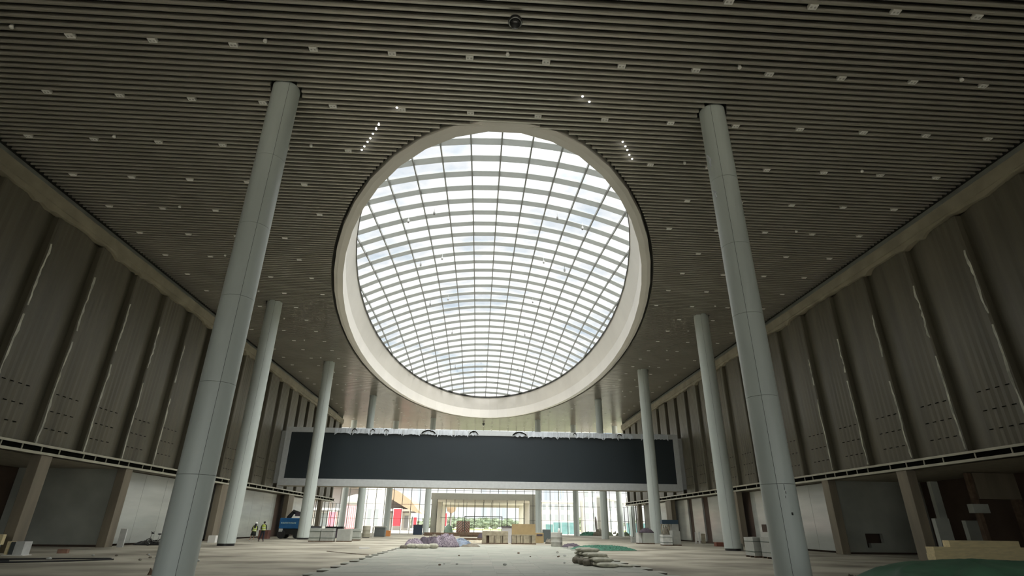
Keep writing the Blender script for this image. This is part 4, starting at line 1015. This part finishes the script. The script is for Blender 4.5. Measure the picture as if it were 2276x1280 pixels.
b = MB(); b.v = [(-4, -.5, 8.6), (4, -.5, 6.6), (4, 8, 6.6), (-4, 8, 8.6), (-4, -.5, 9.1), (4, -.5, 7.1), (4, 8, 7.1), (-4, 8, 9.1)]; b.f = [(0, 3, 2, 1), (4, 5, 6, 7), (0, 1, 5, 4), (1, 2, 6, 5), (2, 3, 7, 6), (3, 0, 4, 7)]; b.m = [0]*6; b.build('roof', m_white, rb)
root = empty('pylon', (22.3, 160, 0)); tag(root, 'pale lattice pylon rising behind the building with many windows', 'pylon')
for s_ in (-1, 1): b = MB(); b.tube([(s_*1.0, 0, 0), (s_*.15, 0, 13)], .12, 6); b.build('leg', m_slab, root)
for k in range(6): z = 2+k*1.9; w = 1-.065*z; b = MB(); b.tube([(-w, 0, z), (w, 0, z+1)], .06, 5); b.build('brace', m_slab, root)
root = empty('fence', (17, 126, 0)); tag(root, 'teal blue hoarding fence outside right of the portal', 'fence')
for k in range(4): b = MB(); b.box(-3+k*1.7, -1.35+k*1.7, -.05, .05, 0, 2.3-(.4 if k == 0 else 0)); b.build('panel', m_teal, root)
for k in range(5): b = MB(); b.box(-3.05+k*1.7, -2.97+k*1.7, -.1, .1, 0, 2.4); b.build('post', m_white, root)
# chevron barrier
root = empty('chevron_barrier', (-3.7, 128, 0)); tag(root, 'barrier board with red and white chevrons standing outside the doors', 'barrier')
b = MB(); b.box(-1.45, 1.45, 0, .1, .1, 2.3); b.build('board', m_rw, root)
b = MB()
for s_ in (-1, 1):
    for k in range(-3, 6):
        z = -.4+k*.52
        pts = [(0, z+1.05), (1.4, z-.35), (1.4, z-.08), (0, z+1.32)]
        for lim, sg_ in ((2.25, 1), (.15, -1)):       # clip the stripe to the board
            out = []
            for q in range(len(pts)):
                a_, c_ = pts[q], pts[(q+1) % len(pts)]; ia, ic = sg_*(a_[1]-lim) <= 0, sg_*(c_[1]-lim) <= 0
                if ia: out.append(a_)
                if ia != ic: t_ = (lim-a_[1])/(c_[1]-a_[1]); out.append((a_[0]+(c_[0]-a_[0])*t_, lim))
            pts = out
            if not pts: break
        if len(pts) < 3: continue
        P = [(s_*x_, -.02, z_) for x_, z_ in pts]
        b.poly(P)
b.build('chevron_stripes', mat('stripe_white', (.90, .74, .68), .6), root)
b = MB(); b.box(-1.3, -1.2, -.2, .3, -.05, .12); b.box(1.2, 1.3, -.2, .3, -.05, .12); b.build('foot', m_steel, root)
blob('green_net_bundle', (-6.5, 122, -.05), 1.0, .6, 1.7, mat('pale_green', (.35, .50, .42), .8, var=.2), 'pale green wrapped bundle left of the chevron barrier', 'bundle', 51, rough=.1)
# parked white vehicle
root = empty('car', (32.6, 135, 0)); tag(root, 'white car parked outside behind the glass at the far right', 'car')
b = MB(); pr = [(-2.2, .35), (-2.2, .85), (-1.5, .95), (-.9, 1.42), (.8, 1.42), (1.5, .95), (2.2, .8), (2.2, .35)]; K = len(pr)
b.v = [(x, -.85, z) for x, z in pr]+[(x, .85, z) for x, z in pr]; b.f = [tuple(range(K-1, -1, -1)), tuple(range(K, 2*K))]+[(k, (k+1) % K, K+(k+1) % K, K+k) for k in range(K)]; b.m = [0]*len(b.f); b.build('body', m_white, root, bevel=.06)
b = MB(); b.box(-.8, .7, -.87, .87, .98, 1.32); b.build('window', m_bldw, root)
for x in (-1.4, 1.4):
    for y in (-.8, .8): b = MB(); b.tube([(x, y-.1, .33), (x, y+.1, .33)], .33, 18); b.build('wheel', m_rubber, root)
# hanging dark cloth by the glass, shrubs
b = MB(); b.lathe([(.02, 0), (.14, .5), (.24, 1.4), (.26, 2.4), (.12, 3.3)], 10); o = b.build('furled_banner', m_greyroof, loc=(22.2, 111.6, 0), smooth=True); o.rotation_euler.y = -.05
tag(o, 'dark furled cloth standing against the glass wall between two right columns', 'banner')
for i, (x, w) in enumerate([(24.6, .9), (26.6, .8)]):
    blob('planter_hedge', (x, 112.0, 0), w, .35, .55, m_tree, 'low dark green planting at the foot of the glass, %s of the outermost right column' % ('left' if i == 0 else 'right'), 'hedge', 60+i, rough=.4)
